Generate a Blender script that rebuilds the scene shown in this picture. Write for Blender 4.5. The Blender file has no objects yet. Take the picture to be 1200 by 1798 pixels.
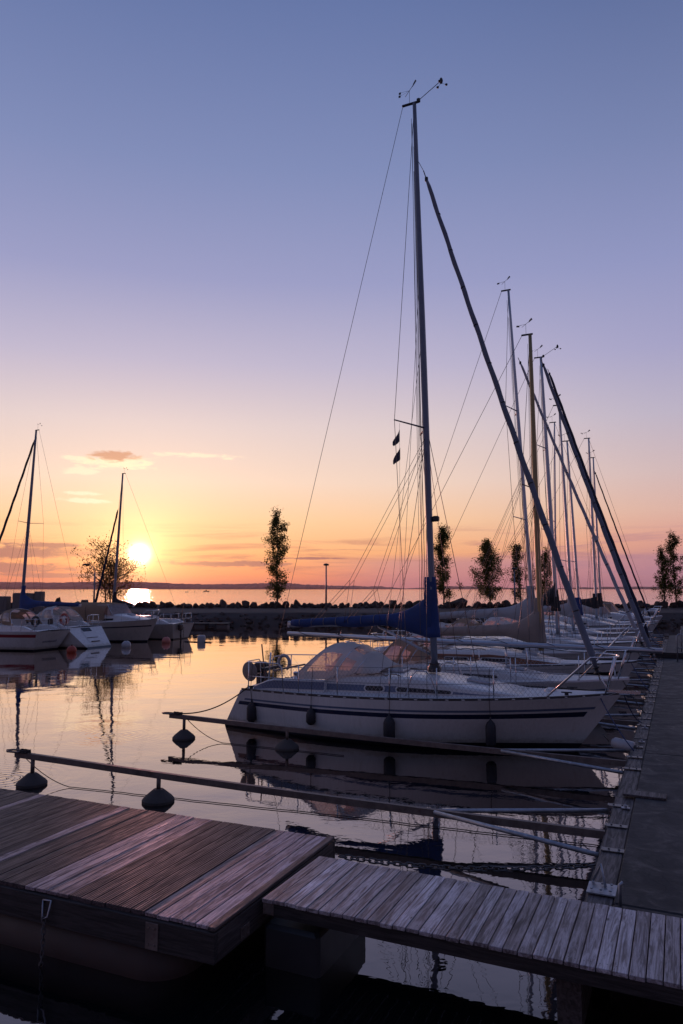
import bpy, math, random
from mathutils import Vector, Matrix
random.seed(7)
R = math.radians
S = bpy.context.scene
COL = S.collection

# ---------------------------------------------------------------- camera
HC = 3.1; FPX = 1270.0; PITCH = math.atan(135 / 1270)
cam = bpy.data.cameras.new('camera'); co = bpy.data.objects.new('camera', cam); COL.objects.link(co)
co.location = (0, 0, HC); co.rotation_euler = (R(90) + PITCH, 0, 0)
cam.sensor_fit = 'VERTICAL'; cam.sensor_height = 36; cam.lens = 36 * FPX / 1798
cam.clip_start = .1; cam.clip_end = 30000
S.camera = co
# ---------------------------------------------------------------- render
S.view_settings.view_transform = 'Standard'; S.view_settings.look = 'None'
S.view_settings.exposure = 0; S.view_settings.gamma = 1
S.cycles.max_bounces = 7; S.cycles.glossy_bounces = 4; S.cycles.transparent_max_bounces = 12
S.cycles.volume_bounces = 0; S.cycles.caustics_reflective = False; S.cycles.caustics_refractive = False
S.cycles.use_denoising = True


def lin(c, a=1):
    f = lambda v: (v / 255 / 12.92) if v / 255 <= .04045 else ((v / 255 + .055) / 1.055) ** 2.4
    return (f(c[0]), f(c[1]), f(c[2]), a)


# ---------------------------------------------------------------- node helper
class NT:
    def __init__(s, tree): s.t = tree; s.n = tree.nodes; s.l = tree.links; s.n.clear()

    def add(s, kind, ins=None, **props):
        nd = s.n.new(kind)
        for k, v in props.items(): setattr(nd, k, v)
        for k, v in (ins or {}).items(): s.put(nd.inputs[k], v)
        return nd

    def put(s, sock, v):
        if hasattr(v, 'is_output'): s.l.new(v, sock)
        elif isinstance(v, bpy.types.Node): s.l.new(v.outputs[0], sock)
        else: sock.default_value = v

    def m(s, op, a, b=None, c=None, clamp=False):
        nd = s.n.new('ShaderNodeMath'); nd.operation = op; nd.use_clamp = clamp
        s.put(nd.inputs[0], a)
        if b is not None: s.put(nd.inputs[1], b)
        if c is not None: s.put(nd.inputs[2], c)
        return nd.outputs[0]

    def mapr(s, v, a, b, c=0., d=1., kind='SMOOTHSTEP'):
        nd = s.n.new('ShaderNodeMapRange'); nd.interpolation_type = kind
        s.put(nd.inputs[0], v)
        for i, x in enumerate((a, b, c, d)): nd.inputs[i + 1].default_value = x
        return nd.outputs[0]

    def mix(s, f, a, b, blend='MIX'):
        nd = s.n.new('ShaderNodeMix'); nd.data_type = 'RGBA'; nd.blend_type = blend; nd.clamp_factor = True
        s.put(nd.inputs[0], f); s.put(nd.inputs[6], a); s.put(nd.inputs[7], b)
        return nd.outputs[2]

    def ramp(s, f, stops, interp='LINEAR'):
        nd = s.n.new('ShaderNodeValToRGB'); cr = nd.color_ramp; cr.interpolation = interp
        while len(cr.elements) < len(stops): cr.elements.new(.5)
        for e, (p, c) in zip(cr.elements, stops): e.position = p; e.color = c
        s.put(nd.inputs[0], f)
        return nd.outputs[0]

    def noise(s, vec, scale, detail=3, rough=.55, dist=0.):
        nd = s.n.new('ShaderNodeTexNoise')
        s.put(nd.inputs['Vector'], vec); nd.inputs['Scale'].default_value = scale
        nd.inputs['Detail'].default_value = detail; nd.inputs['Roughness'].default_value = rough
        nd.inputs['Distortion'].default_value = dist
        return nd.outputs[0]

    def mapping(s, vec, scale=(1, 1, 1), rot=(0, 0, 0), loc=(0, 0, 0)):
        nd = s.n.new('ShaderNodeMapping'); s.put(nd.inputs[0], vec)
        nd.inputs['Location'].default_value = loc; nd.inputs['Rotation'].default_value = rot
        nd.inputs['Scale'].default_value = scale
        return nd.outputs[0]


# ---------------------------------------------------------------- sky (evening, sun 2.8 degrees up)
SUN_AZ = -15.6; SUN_EL = 2.62           # degrees, azimuth from +Y towards +X
sd = Vector((math.sin(R(SUN_AZ)) * math.cos(R(SUN_EL)), math.cos(R(SUN_AZ)) * math.cos(R(SUN_EL)), math.sin(R(SUN_EL))))
W_ = bpy.data.worlds.new('World'); S.world = W_; W_.use_nodes = True
w = NT(W_.node_tree)
tc = w.add('ShaderNodeTexCoord').outputs['Generated']
nv = w.add('ShaderNodeVectorMath', {0: tc}, operation='NORMALIZE').outputs[0]
sx = w.add('ShaderNodeSeparateXYZ', {0: nv})
dx, dy, dz = sx.outputs[0], sx.outputs[1], sx.outputs[2]
z = w.m('MAXIMUM', dz, 0.)
zr = w.m('MULTIPLY', z, 1 / .7, clamp=True)
hl = w.m('SQRT', w.m('ADD', w.m('MULTIPLY', dx, dx), w.m('ADD', w.m('MULTIPLY', dy, dy), 1e-6)))
az = R(SUN_AZ)
cz = w.m('DIVIDE', w.m('ADD', w.m('MULTIPLY', dx, math.sin(az)), w.m('MULTIPLY', dy, math.cos(az))), hl)
def rp(tab): return [(min(1, a / .7), lin(c)) for a, c in tab]
far_ = w.ramp(zr, rp([(0, (176, 122, 138)), (.03, (196, 134, 138)), (.066, (220, 156, 142)), (.10, (220, 176, 164)), (.15, (208, 182, 184)),
                     (.22, (187, 177, 197)), (.30, (163, 160, 198)), (.40, (141, 147, 192)), (.52, (116, 129, 174)), (.66, (86, 104, 152)), (.70, (80, 98, 146))]))
near_ = w.ramp(zr, rp([(0, (214, 108, 92)), (.02, (240, 140, 98)), (.05, (250, 176, 118)), (.09, (251, 200, 152)), (.145, (243, 212, 192)),
                      (.22, (223, 204, 204)), (.30, (189, 181, 206)), (.40, (152, 155, 197)), (.52, (125, 138, 184)), (.66, (98, 116, 166)), (.70, (92, 110, 159))]))
back_ = w.ramp(zr, rp([(0, (92, 82, 102)), (.08, (108, 94, 116)), (.2, (102, 98, 126)), (.45, (88, 96, 134)), (.70, (80, 94, 138))]))
fn = w.mapr(cz, .72, .995)
sky = w.mix(fn, far_, near_)
sky = w.mix(w.mapr(cz, -.35, .55), back_, sky)
sky = w.add('ShaderNodeHueSaturation', {'Saturation': .97, 'Value': 1.0, 'Color': sky}).outputs[0]
# the air's glow round the sun
dot = w.add('ShaderNodeVectorMath', {0: nv, 1: tuple(sd)}, operation='DOT_PRODUCT').outputs['Value']
ang = w.m('ARCCOSINE', w.m('MINIMUM', dot, .9999999))          # radians
g1 = w.m('POWER', 2.718, w.m('MULTIPLY', ang, -1 / .028))
g2 = w.m('POWER', 2.718, w.m('MULTIPLY', ang, -1 / .105))
disc = w.m('POWER', 2.718, w.m('MULTIPLY', w.m('POWER', w.m('MULTIPLY', ang, 1 / .0105), 2.), -1.))
# low streaky cloud bands
cvec = w.add('ShaderNodeCombineXYZ', {0: w.m('MULTIPLY', w.m('ARCTAN2', dx, dy), 4.2), 1: w.m('MULTIPLY', dz, 62.), 2: 0.}).outputs[0]
cn = w.noise(cvec, 1.15, 6, .62, .6)
band = w.m('MULTIPLY', w.mapr(dz, .006, .022), w.mapr(dz, .052, .098, 1, 0))
cl = w.m('MULTIPLY', w.mapr(cn, .47, .66), band)
low = w.mapr(dz, .004, .05, 1, 0)
clcol = w.mix(fn, lin((172, 128, 150)), lin((176, 108, 104)))
sky = w.mix(w.m('MULTIPLY', cl, .72), sky, clcol)
# a hazy mauve shelf just over the horizon, to the right
sh = w.m('MULTIPLY', w.mapr(w.m('ADD', dz, w.m('MULTIPLY', w.m('SUBTRACT', cn, .5), .02)), .046, .030), w.mapr(cz, .985, .93))
sh = w.m('MULTIPLY', w.mapr(w.m('ADD', dz, w.m('MULTIPLY', w.m('SUBTRACT', cn, .5), .022)), .034, .050, 1, 0), w.mapr(cz, .93, .985, 1, 0))
sky = w.mix(w.m('MULTIPLY', sh, .6), sky, lin((176, 130, 152)))
wisp = w.m('MULTIPLY', w.mapr(w.noise(cvec, 2.2, 5, .6, .3), .60, .74), w.m('MULTIPLY', w.mapr(dz, .05, .075), w.mapr(dz, .09, .13, 1, 0)))
sky = w.mix(w.m('MULTIPLY', w.m('MULTIPLY', wisp, fn), .45), sky, lin((255, 206, 160)))
# small single clouds left of the sun: (azimuth, elevation, half width, half height) in degrees
azd = w.m('MULTIPLY', w.m('ARCTAN2', dx, dy), 180 / math.pi)
eld = w.m('MULTIPLY', w.m('ARCSINE', dz), 180 / math.pi)
wn = w.noise(w.add('ShaderNodeCombineXYZ', {0: w.m('MULTIPLY', azd, .55), 1: w.m('MULTIPLY', eld, 1.9), 2: 3.3}).outputs[0], 1.3, 6, .6, .8)
for (ca, ce, ha, he, ty) in ((-17.3, 9.62, 3.0, .62, 1), (-17.6, 10.0, 2.2, .42, 3), (-20.0, 8.75, 1.5, .34, 0), (-20.6, 9.7, 1.0, .2, 0), (-19.6, 6.55, 2.0, .22, 0), (-20.0, 7.1, 1.5, .16, 0), (-11.3, 10.35, 3.6, .2, 0), (-9.1, 10.2, .7, .14, 0), (-26.8, 12.1, .5, .16, 0),
                           (-24.5, 2.6, 5.0, .55, 2), (-25.5, 1.5, 6.5, .45, 2), (-22.0, 3.2, 3.6, .22, 2), (-21., 1.0, 6., .22, 2), (-9.0, 1.95, 5.5, .26, 2), (-2.5, 2.4, 4., .12, 2)):
    ex = w.m('POWER', w.m('DIVIDE', w.m('SUBTRACT', azd, ca), ha), 2.)
    ey = w.m('POWER', w.m('DIVIDE', w.m('SUBTRACT', eld, ce), he), 2.)
    d = w.m('ADD', w.m('SQRT', w.m('ADD', ex, ey)), w.m('MULTIPLY', w.m('SUBTRACT', wn, .5), 2.4 if ty != 2 else 1.9))
    f = w.mapr(d, .45, 1.1, 1, 0)
    if ty == 1:
        sky = w.mix(w.m('MULTIPLY', f, .97), sky, (1.12, .86, .60, 1))
    elif ty == 3:
        sky = w.mix(w.m('MULTIPLY', f, .92), sky, lin((204, 146, 124)))
    elif ty == 0:
        sky = w.mix(w.m('MULTIPLY', f, .8), sky, (1.06, .84, .62, 1))
    else:
        sky = w.mix(w.m('MULTIPLY', f, .95), sky, lin((152, 98, 106)))
glow = w.mix(1., w.mix(1., (0, 0, 0, 1), w.add('ShaderNodeVectorMath', {0: (1.5, .95, .40), 'Scale': g1}, operation='SCALE').outputs[0], 'ADD'),
             w.add('ShaderNodeVectorMath', {0: (.38, .225, .09), 'Scale': g2}, operation='SCALE').outputs[0], 'ADD')
sky = w.mix(1., sky, glow, 'ADD')
sky = w.mix(1., sky, w.add('ShaderNodeVectorMath', {0: (7., 5., 3.), 'Scale': disc}, operation='SCALE').outputs[0], 'ADD')
# the physical sky adds a little of its own colour
ny = w.add('ShaderNodeTexSky', sky_type='NISHITA', sun_disc=False, sun_elevation=R(SUN_EL), sun_rotation=R(SUN_AZ))
bg1 = w.add('ShaderNodeBackground', {0: sky, 1: 1.0})
bg2 = w.add('ShaderNodeBackground', {0: ny.outputs[0], 1: .006})
ad = w.add('ShaderNodeAddShader', {0: bg1.outputs[0], 1: bg2.outputs[0]})
w.add('ShaderNodeOutputWorld', {0: ad.outputs[0]})
W_.cycles.sampling_method = 'MANUAL'; W_.cycles.sample_map_resolution = 1024

sl = bpy.data.lights.new('sun', 'SUN'); so = bpy.data.objects.new('sun', sl); COL.objects.link(so)
sl.energy = .7; sl.color = (1, .38, .33); sl.angle = R(1.2)
so.rotation_euler = sd.to_track_quat('Z', 'Y').to_euler()

# ---------------------------------------------------------------- marina frame: local x to the pier, local y along it
ROT = -R(24.87)
UX = Vector((math.cos(ROT), math.sin(ROT), 0)); VY = Vector((-math.sin(ROT), math.cos(ROT), 0))
def M(u, v, z=0.): return -UX * u + VY * v + Vector((0, 0, z))
def ray(px, py):
    a, b = px - 600, -(py - 899)
    c, s = math.cos(PITCH), math.sin(PITCH)
    return Vector((a, FPX * c - b * s, FPX * s + b * c)) / FPX
def on_z(px, py, z=0.):                       # point of that height seen at a place of the photograph
    r = ray(px, py); return Vector((0, 0, HC)) + r * ((z - HC) / r.z)
def on_v(px, py, v):                          # (u, z) on the upright plane v = const
    r = ray(px, py); t = v / r.dot(VY); return (-(r * t).dot(UX), HC + r.z * t)
def on_d(px, py, d):
    r = ray(px, py); return Vector((0, 0, HC)) + r * (d / r.y)


# ---------------------------------------------------------------- mesh builder
class MB:
    def __init__(s): s.v = []; s.f = []; s.mi = []; s.sm = []

    def face(s, pts, m=0, smooth=False):
        i = len(s.v); s.v += [tuple(p) for p in pts]; s.f.append(tuple(range(i, i + len(pts)))); s.mi.append(m); s.sm.append(smooth)

    def grid(s, rows, m=0, smooth=True, closed=False, mfun=None, cap=False):
        i0 = len(s.v); n = len(rows[0])
        for r in rows: s.v += [tuple(p) for p in r]
        for a in range(len(rows) - 1):
            for b in range(n if closed else n - 1):
                b2 = (b + 1) % n
                s.f.append((i0 + a * n + b, i0 + a * n + b2, i0 + (a + 1) * n + b2, i0 + (a + 1) * n + b))
                s.mi.append(mfun(a, b) if mfun else m); s.sm.append(smooth)
        if cap:
            s.f.append(tuple(i0 + k for k in range(n))[::-1]); s.mi.append(m); s.sm.append(False)
            k0 = i0 + (len(rows) - 1) * n
            s.f.append(tuple(k0 + k for k in range(n))); s.mi.append(m); s.sm.append(False)

    def box(s, c, size, m=0, rot=None, bev=0., taper=1.):
        hx, hy, hz = size[0] / 2, size[1] / 2, size[2] / 2; c = Vector(c)
        def ring(z, kx, ky):
            if bev <= 0: P = [(-1, -1), (1, -1), (1, 1), (-1, 1)]; return [(x * kx, y * ky, z) for x, y in P]
            b = min(bev, kx * .45, ky * .45)
            return [(-kx + b, -ky, z), (kx - b, -ky, z), (kx, -ky + b, z), (kx, ky - b, z), (kx - b, ky, z), (-kx + b, ky, z), (-kx, ky - b, z), (-kx, -ky + b, z)]
        if bev > 0:
            b = min(bev, hz * .45)
            rr = [ring(-hz, hx - b, hy - b), ring(-hz + b, hx, hy), ring(hz - b, hx * taper, hy * taper), ring(hz, (hx - b) * taper, (hy - b) * taper)]
        else: rr = [ring(-hz, hx, hy), ring(hz, hx * taper, hy * taper)]
        out = []
        for r_ in rr:
            o = []
            for p in r_:
                p = Vector(p)
                if rot is not None: p = rot @ p
                o.append(c + p)
            out.append(o)
        s.grid(out, m, False, True, cap=True)
        return s

    def tube(s, pts, r, n=6, m=0, cap=True, closed=False, smooth=True, flat=1.):
        pts = [Vector(p) for p in pts]; k = len(pts)
        rs = r if isinstance(r, (list, tuple)) else [r] * k
        up = None; rows = []
        for i, p in enumerate(pts):
            if closed: t = pts[(i + 1) % k] - pts[i - 1]
            else: t = pts[min(i + 1, k - 1)] - pts[max(i - 1, 0)]
            if t.length < 1e-9: t = Vector((0, 0, 1))
            t.normalize()
            if up is None: up = Vector((0, 0, 1)) if abs(t.z) < .9 else Vector((1, 0, 0))
            a = t.cross(up)
            if a.length < 1e-6: a = t.cross(Vector((0, 1, 0)))
            a.normalize(); b = a.cross(t).normalized(); up = b
            rows.append([p + a * (math.cos(2 * math.pi * j / n) * rs[i]) + b * (math.sin(2 * math.pi * j / n) * rs[i] * flat) for j in range(n)])
        if closed: rows.append(rows[0])
        s.grid(rows, m, smooth, True, cap=cap and not closed)
        return s

    def lathe(s, c, prof, n=16, m=0, axis=None, smooth=True, mfun=None):
        c = Vector(c); rows = []
        q = Vector((0, 0, 1)).rotation_difference(Vector(axis)) if axis is not None else None
        for (r_, z_) in prof:
            row = []
            for j in range(n):
                p = Vector((math.cos(2 * math.pi * j / n) * r_, math.sin(2 * math.pi * j / n) * r_, z_))
                if q: p = q @ p
                row.append(c + p)
            rows.append(row)
        s.grid(rows, m, smooth, True, mfun=mfun)
        return s

    def build(s, name, mats, parent=None, weld=False, loc=None):
        me = bpy.data.meshes.new(name); me.from_pydata(s.v, [], s.f)
        for m in (mats if isinstance(mats, (list, tuple)) else [mats]): me.materials.append(m)
        me.polygons.foreach_set('material_index', s.mi); me.polygons.foreach_set('use_smooth', s.sm)
        me.update()
        if weld:
            import bmesh
            b = bmesh.new(); b.from_mesh(me); bmesh.ops.remove_doubles(b, verts=b.verts, dist=1e-4)
            bmesh.ops.recalc_face_normals(b, faces=b.faces); b.to_mesh(me); b.free()
        o = bpy.data.objects.new(name, me); COL.objects.link(o)
        if parent is not None: o.parent = parent
        if loc is not None: o.location = loc
        return o


def thing(name, label, cat, loc=(0, 0, 0), rz=0., group=None):
    o = bpy.data.objects.new(name, None); COL.objects.link(o); o.empty_display_size = .2
    o.location = loc; o.rotation_euler = (0, 0, rz); o['label'] = label; o['category'] = cat
    if group: o['group'] = group
    return o
def tag(o, label, cat, group=None):
    o['label'] = label; o['category'] = cat
    if group: o['group'] = group
    return o
def struct(o): o['kind'] = 'structure'; return o
def copy_tree(o, parent=None):
    c = o.copy(); COL.objects.link(c); c.parent = parent
    for ch in [k for k in o.children]: copy_tree(ch, c)
    return c


# ---------------------------------------------------------------- materials
def pmat(name, color, rough=.5, metal=0., var=.12, scale=3., bump=.0, bscale=40., spec=.5, dirt=None, stretch=(1, 1, 1), coat=0.):
    m = bpy.data.materials.new(name); m.use_nodes = True; t = NT(m.node_tree)
    o = t.add('ShaderNodeTexCoord').outputs['Object']; v = t.mapping(o, stretch)
    n1 = t.noise(v, scale, 5, .6)
    c = Vector(color[:3])
    lo = tuple(c * (1 - var)) + (1,); hi = tuple(min(1, x) for x in c * (1 + var)) + (1,)
    colr = t.ramp(n1, [(.3, lo), (.7, hi)])
    if dirt:
        n2 = t.noise(v, scale * 2.7, 6, .65, .5)
        colr = t.mix(t.m('MULTIPLY', t.mapr(n2, .52, .72), dirt[1]), colr, tuple(dirt[0][:3]) + (1,))
    rr = t.mapr(n1, .2, .8, max(.02, rough * .85), min(1, rough * 1.15))
    ins = {'Base Color': colr, 'Roughness': rr, 'Metallic': metal, 'Specular IOR Level': spec, 'Coat Weight': coat}
    if bump:
        b = t.add('ShaderNodeBump', {'Height': t.noise(v, bscale, 4, .6), 'Strength': bump, 'Distance': .01}); ins['Normal'] = b.outputs[0]
    p = t.add('ShaderNodeBsdfPrincipled', ins)
    t.add('ShaderNodeOutputMaterial', {0: p.outputs[0]})
    return m

MT = dict(
    deck=pmat('deck_nonskid', (.62, .62, .62), .45, var=.08, scale=5, bump=.15, bscale=180, dirt=((.35, .34, .32), .22)),
    ivory=pmat('old_ivory_gelcoat', (.50, .44, .39), .35, var=.08, scale=1.5, dirt=((.25, .2, .15), .4), stretch=(4, 4, .6)),  # white hulls near the sun: its warm flare is put into the colour
    navy=pmat('navy_stripe', (.010, .016, .05), .25, var=.1),
    slate=pmat('slate_blue_stripe', (.10, .14, .22), .3, var=.08),
    boot=pmat('boot_top_black', (.012, .013, .02), .35, var=.2),
    anti=pmat('antifouling_red', (.06, .018, .014), .6, var=.3),
    red=pmat('red_stripe', (.25, .02, .03), .3, var=.1),
    blue=pmat('blue_paint', (.02, .05, .16), .3, var=.1),
    alu=pmat('anodised_aluminium', (.42, .45, .50), .38, .75, var=.08, scale=6, stretch=(1, 1, .1)),
    gold=pmat('gold_anodised_mast', (.30, .23, .115), .42, .55, var=.08, scale=5, stretch=(1, 1, .1)),
    darkmast=pmat('grey_painted_mast', (.16, .18, .23), .4, .3, var=.1, scale=5),
    steel=pmat('stainless_steel', (.62, .62, .64), .18, .95, var=.05),
    galv=pmat('galvanised_steel', (.34, .36, .40), .45, .7, var=.22, scale=9, dirt=((.12, .09, .07), .5)),
    rust=pmat('weathered_steel_beam', (.17, .13, .115), .55, .35, var=.3, scale=7, dirt=((.10, .045, .025), .6), stretch=(1, 1, 1)),
    wire=pmat('rigging_wire', (.06, .06, .065), .45, .5, var=.05),
    rope=pmat('rope', (.22, .20, .18), .85, var=.2, scale=60),
    brope=pmat('blue_rope', (.02, .03, .09), .85, var=.2, scale=60),
    drope=pmat('dark_rope', (.035, .03, .03), .9, var=.2, scale=60),
    bcover=pmat('navy_sail_cover', (.016, .042, .155), .8, var=.18, scale=2.5, bump=.5, bscale=9, dirt=((.03, .06, .16), .3)),
    gcover=pmat('grey_sail_cover', (.34, .345, .36), .8, var=.1, scale=2.5, bump=.5, bscale=8),
    tcover=pmat('taupe_sail_cover', (.27, .22, .19), .85, var=.12, scale=2.5, bump=.5, bscale=8),
    kcover=pmat('black_sail_cover', (.018, .018, .022), .8, var=.2, bump=.4, bscale=8),
    canvas=pmat('pale_canvas', (.50, .48, .46), .85, var=.07, scale=4, bump=.35, bscale=10),
    tan=pmat('tan_canvas', (.30, .21, .15), .85, var=.1, scale=4, bump=.4, bscale=10),
    furlg=pmat('furled_grey_sail', (.15, .17, .22), .8, var=.15, scale=4, stretch=(1, 1, 1), bump=.5, bscale=14),
    furln=pmat('furled_navy_sail', (.012, .016, .04), .8, var=.2, bump=.5, bscale=14),
    furlw=pmat('furled_pale_sail', (.36, .36, .40), .8, var=.12, bump=.5, bscale=14),
    black=pmat('black_plastic', (.015, .015, .018), .45, var=.2),
    rubber=pmat('fender_cover', (.020, .020, .028), .7, var=.2, scale=12),
    wfend=pmat('grey_white_vinyl', (.36, .36, .38), .4, var=.08, dirt=((.2, .19, .18), .4)),
    mahog=pmat('varnished_mahogany', (.20, .075, .035), .3, var=.3, scale=3, stretch=(.4, 6, 6)),
    teak=pmat('grey_teak', (.24, .19, .15), .7, var=.25, scale=3, stretch=(.4, 8, 8)),
    glassd=pmat('dark_window_glass', (.015, .017, .022), .08, var=.05),
    orange=pmat('orange_vinyl', (.38, .055, .03), .5, var=.1),
    pink=pmat('faded_red_vinyl', (.50, .16, .12), .5, var=.1),
    float_=pmat('grey_plastic_float', (.070, .058, .053), .85, var=.15, scale=8, dirt=((.05, .045, .04), .5)),
    chain=pmat('galvanised_chain', (.10, .095, .10), .5, .6, var=.3, scale=20),
    rock=pmat('granite_boulder', (.052, .036, .031), .85, var=.35, scale=1.6, bump=.8, bscale=6),
    earth=pmat('gravel_road', (.075, .052, .044), .95, var=.2, scale=.8, bump=.6, bscale=12),
    bark=pmat('birch_bark', (.10, .085, .075), .9, var=.4, scale=6),
    block=pmat('concrete_block', (.16, .14, .135), .85, var=.15),
    forest=pmat('spruce_forest', (.035, .042, .032), 1., var=.3, scale=.01),
)

def leaf_mat(name, col):
    m = bpy.data.materials.new(name); m.use_nodes = True; t = NT(m.node_tree)
    g = t.add('ShaderNodeNewGeometry').outputs['Random Per Island']
    c = t.ramp(g, [(0, tuple(x * .6 for x in col) + (1,)), (.6, tuple(col) + (1,)), (1, (col[0] * 1.7, col[1] * 1.4, col[2], 1))])
    d = t.add('ShaderNodeBsdfDiffuse', {0: c}); tr = t.add('ShaderNodeBsdfTranslucent', {0: c})
    mx = t.add('ShaderNodeMixShader', {0: .55, 1: d.outputs[0], 2: tr.outputs[0]})
    t.add('ShaderNodeOutputMaterial', {0: mx.outputs[0]}); return m
MT['leaf'] = leaf_mat('birch_leaves', (.105, .12, .035))
MT['leafw'] = leaf_mat('birch_leaves_warm', (.24, .14, .04))  # lit copy: the sun's orange backlight is put into this leaf colour

def clear_mat():
    m = bpy.data.materials.new('clear_vinyl_window'); m.use_nodes = True; t = NT(m.node_tree)
    o = t.add('ShaderNodeTexCoord').outputs['Object']; n = t.noise(o, 7, 4)
    p0 = t.add('ShaderNodeBsdfGlossy', {0: (.7, .7, .7, 1), 1: .15}); p1 = t.add('ShaderNodeBsdfTranslucent', {0: (.75, .55, .50, 1)})  # pink of the sunset seen through the vinyl is put into its colour
    p = t.add('ShaderNodeMixShader', {0: .75, 1: p0.outputs[0], 2: p1.outputs[0]})
    tr = t.add('ShaderNodeBsdfTransparent', {0: (.86, .78, .74, 1)})
    mx = t.add('ShaderNodeMixShader', {0: t.mapr(n, .3, .7, .62, .85), 1: tr.outputs[0], 2: p.outputs[0]})
    t.add('ShaderNodeOutputMaterial', {0: mx.outputs[0]}); return m
MT['clear'] = clear_mat()

def canvas_mat(name, col):
    m = bpy.data.materials.new(name); m.use_nodes = True; t = NT(m.node_tree)
    o = t.add('ShaderNodeTexCoord').outputs['Object']; n = t.noise(o, 5, 4)
    c = t.ramp(n, [(.3, tuple(x * .9 for x in col) + (1,)), (.7, tuple(col) + (1,))])
    b = t.add('ShaderNodeBump', {'Height': t.noise(o, 9, 3), 'Strength': .5, 'Distance': .02}).outputs[0]
    d = t.add('ShaderNodeBsdfDiffuse', {0: c, 'Normal': b}); tr = t.add('ShaderNodeBsdfTranslucent', {0: c})
    mx = t.add('ShaderNodeMixShader', {0: .22, 1: d.outputs[0], 2: tr.outputs[0]})
    t.add('ShaderNodeOutputMaterial', {0: mx.outputs[0]}); return m
MT['canvas'] = canvas_mat('pale_canvas_cloth', (.60, .58, .56))
MT['tan'] = canvas_mat('tan_canvas_cloth', (.34, .24, .17))

def wood_mat(name, tones, along='y', rough=.6, grain=1., island=True):
    """weathered planks: each board its own tone, grain running along the board, knots"""
    m = bpy.data.materials.new(name); m.use_nodes = True; t = NT(m.node_tree)
    o = t.add('ShaderNodeTexCoord').outputs['Object']
    rnd = t.add('ShaderNodeNewGeometry').outputs['Random Per Island']
    off = t.add('ShaderNodeCombineXYZ', {0: t.m('MULTIPLY', rnd, 17.), 1: t.m('MULTIPLY', rnd, 31.), 2: t.m('MULTIPLY', rnd, 7.)}).outputs[0]
    v = t.add('ShaderNodeVectorMath', {0: o, 1: off}, operation='ADD').outputs[0]
    if not island: v = o
    sc = (16, 1.1, 16) if along == 'y' else (1.1, 16, 16)
    g1 = t.noise(t.mapping(v, sc), 1.6, 7, .65, 1.2)
    g2 = t.noise(t.mapping(v, tuple(x * 4 for x in sc)), 2.2, 4, .7, .3)
    sp = t.noise(v, 2.2, 3, .6)
    base = t.ramp(rnd, [(i / (len(tones) - 1), tuple(c) + (1,)) for i, c in enumerate(tones)])
    dark = t.mix(1., base, (.42, .36, .34, 1), 'MULTIPLY'); light = t.mix(1., base, (1.45, 1.42, 1.45, 1), 'MULTIPLY')
    c = t.mix(t.mapr(g1, .36, .62), dark, light)
    c = t.mix(t.m('MULTIPLY', t.mapr(g2, .45, .7), .55), c, dark)
    c = t.mix(t.m('MULTIPLY', t.mapr(sp, .5, .68), .5), c, dark)
    ks = (4.4, 1.6, 4.4) if along == 'y' else (1.6, 4.4, 4.4)
    vo = t.add('ShaderNodeTexVoronoi', {'Vector': t.mapping(v, ks), 'Scale': 1.7}).outputs['Distance']
    if island: c = t.mix(t.mapr(vo, .055, .10, .85, 0), c, (.035, .022, .016, 1))
    h = t.m('ADD', t.m('MULTIPLY', g1, 1.), t.m('MULTIPLY', g2, .6))
    b = t.add('ShaderNodeBump', {'Height': h, 'Strength': .55 * grain, 'Distance': .006}).outputs[0]
    p = t.add('ShaderNodeBsdfPrincipled', {'Base Color': c, 'Roughness': t.mapr(g1, .3, .7, rough * 1.15, rough * .75), 'Normal': b, 'Specular IOR Level': .5})
    t.add('ShaderNodeOutputMaterial', {0: p.outputs[0]}); return m
MT['plank'] = wood_mat('smooth_weathered_planks', [(.22, .16, .165), (.36, .295, .315), (.24, .175, .18), (.44, .375, .40), (.26, .18, .18), (.32, .26, .275)], 'y', .62)
MT['plankg'] = wood_mat('gangway_planks', [(.17, .145, .15), (.50, .47, .49), (.22, .185, .19), (.60, .57, .60), (.18, .15, .155), (.44, .41, .44), (.27, .20, .195)], 'y', .55)
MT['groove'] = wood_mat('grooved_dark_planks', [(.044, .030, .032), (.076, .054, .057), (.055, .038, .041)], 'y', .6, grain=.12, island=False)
MT['beam'] = wood_mat('weathered_edge_beam', [(.055, .046, .047), (.085, .070, .070)], 'y', .65)
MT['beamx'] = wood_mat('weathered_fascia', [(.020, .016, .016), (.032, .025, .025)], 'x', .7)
MT['beamy'] = wood_mat('weathered_side_fascia', [(.05, .041, .040), (.065, .052, .050)], 'y', .7)

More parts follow.
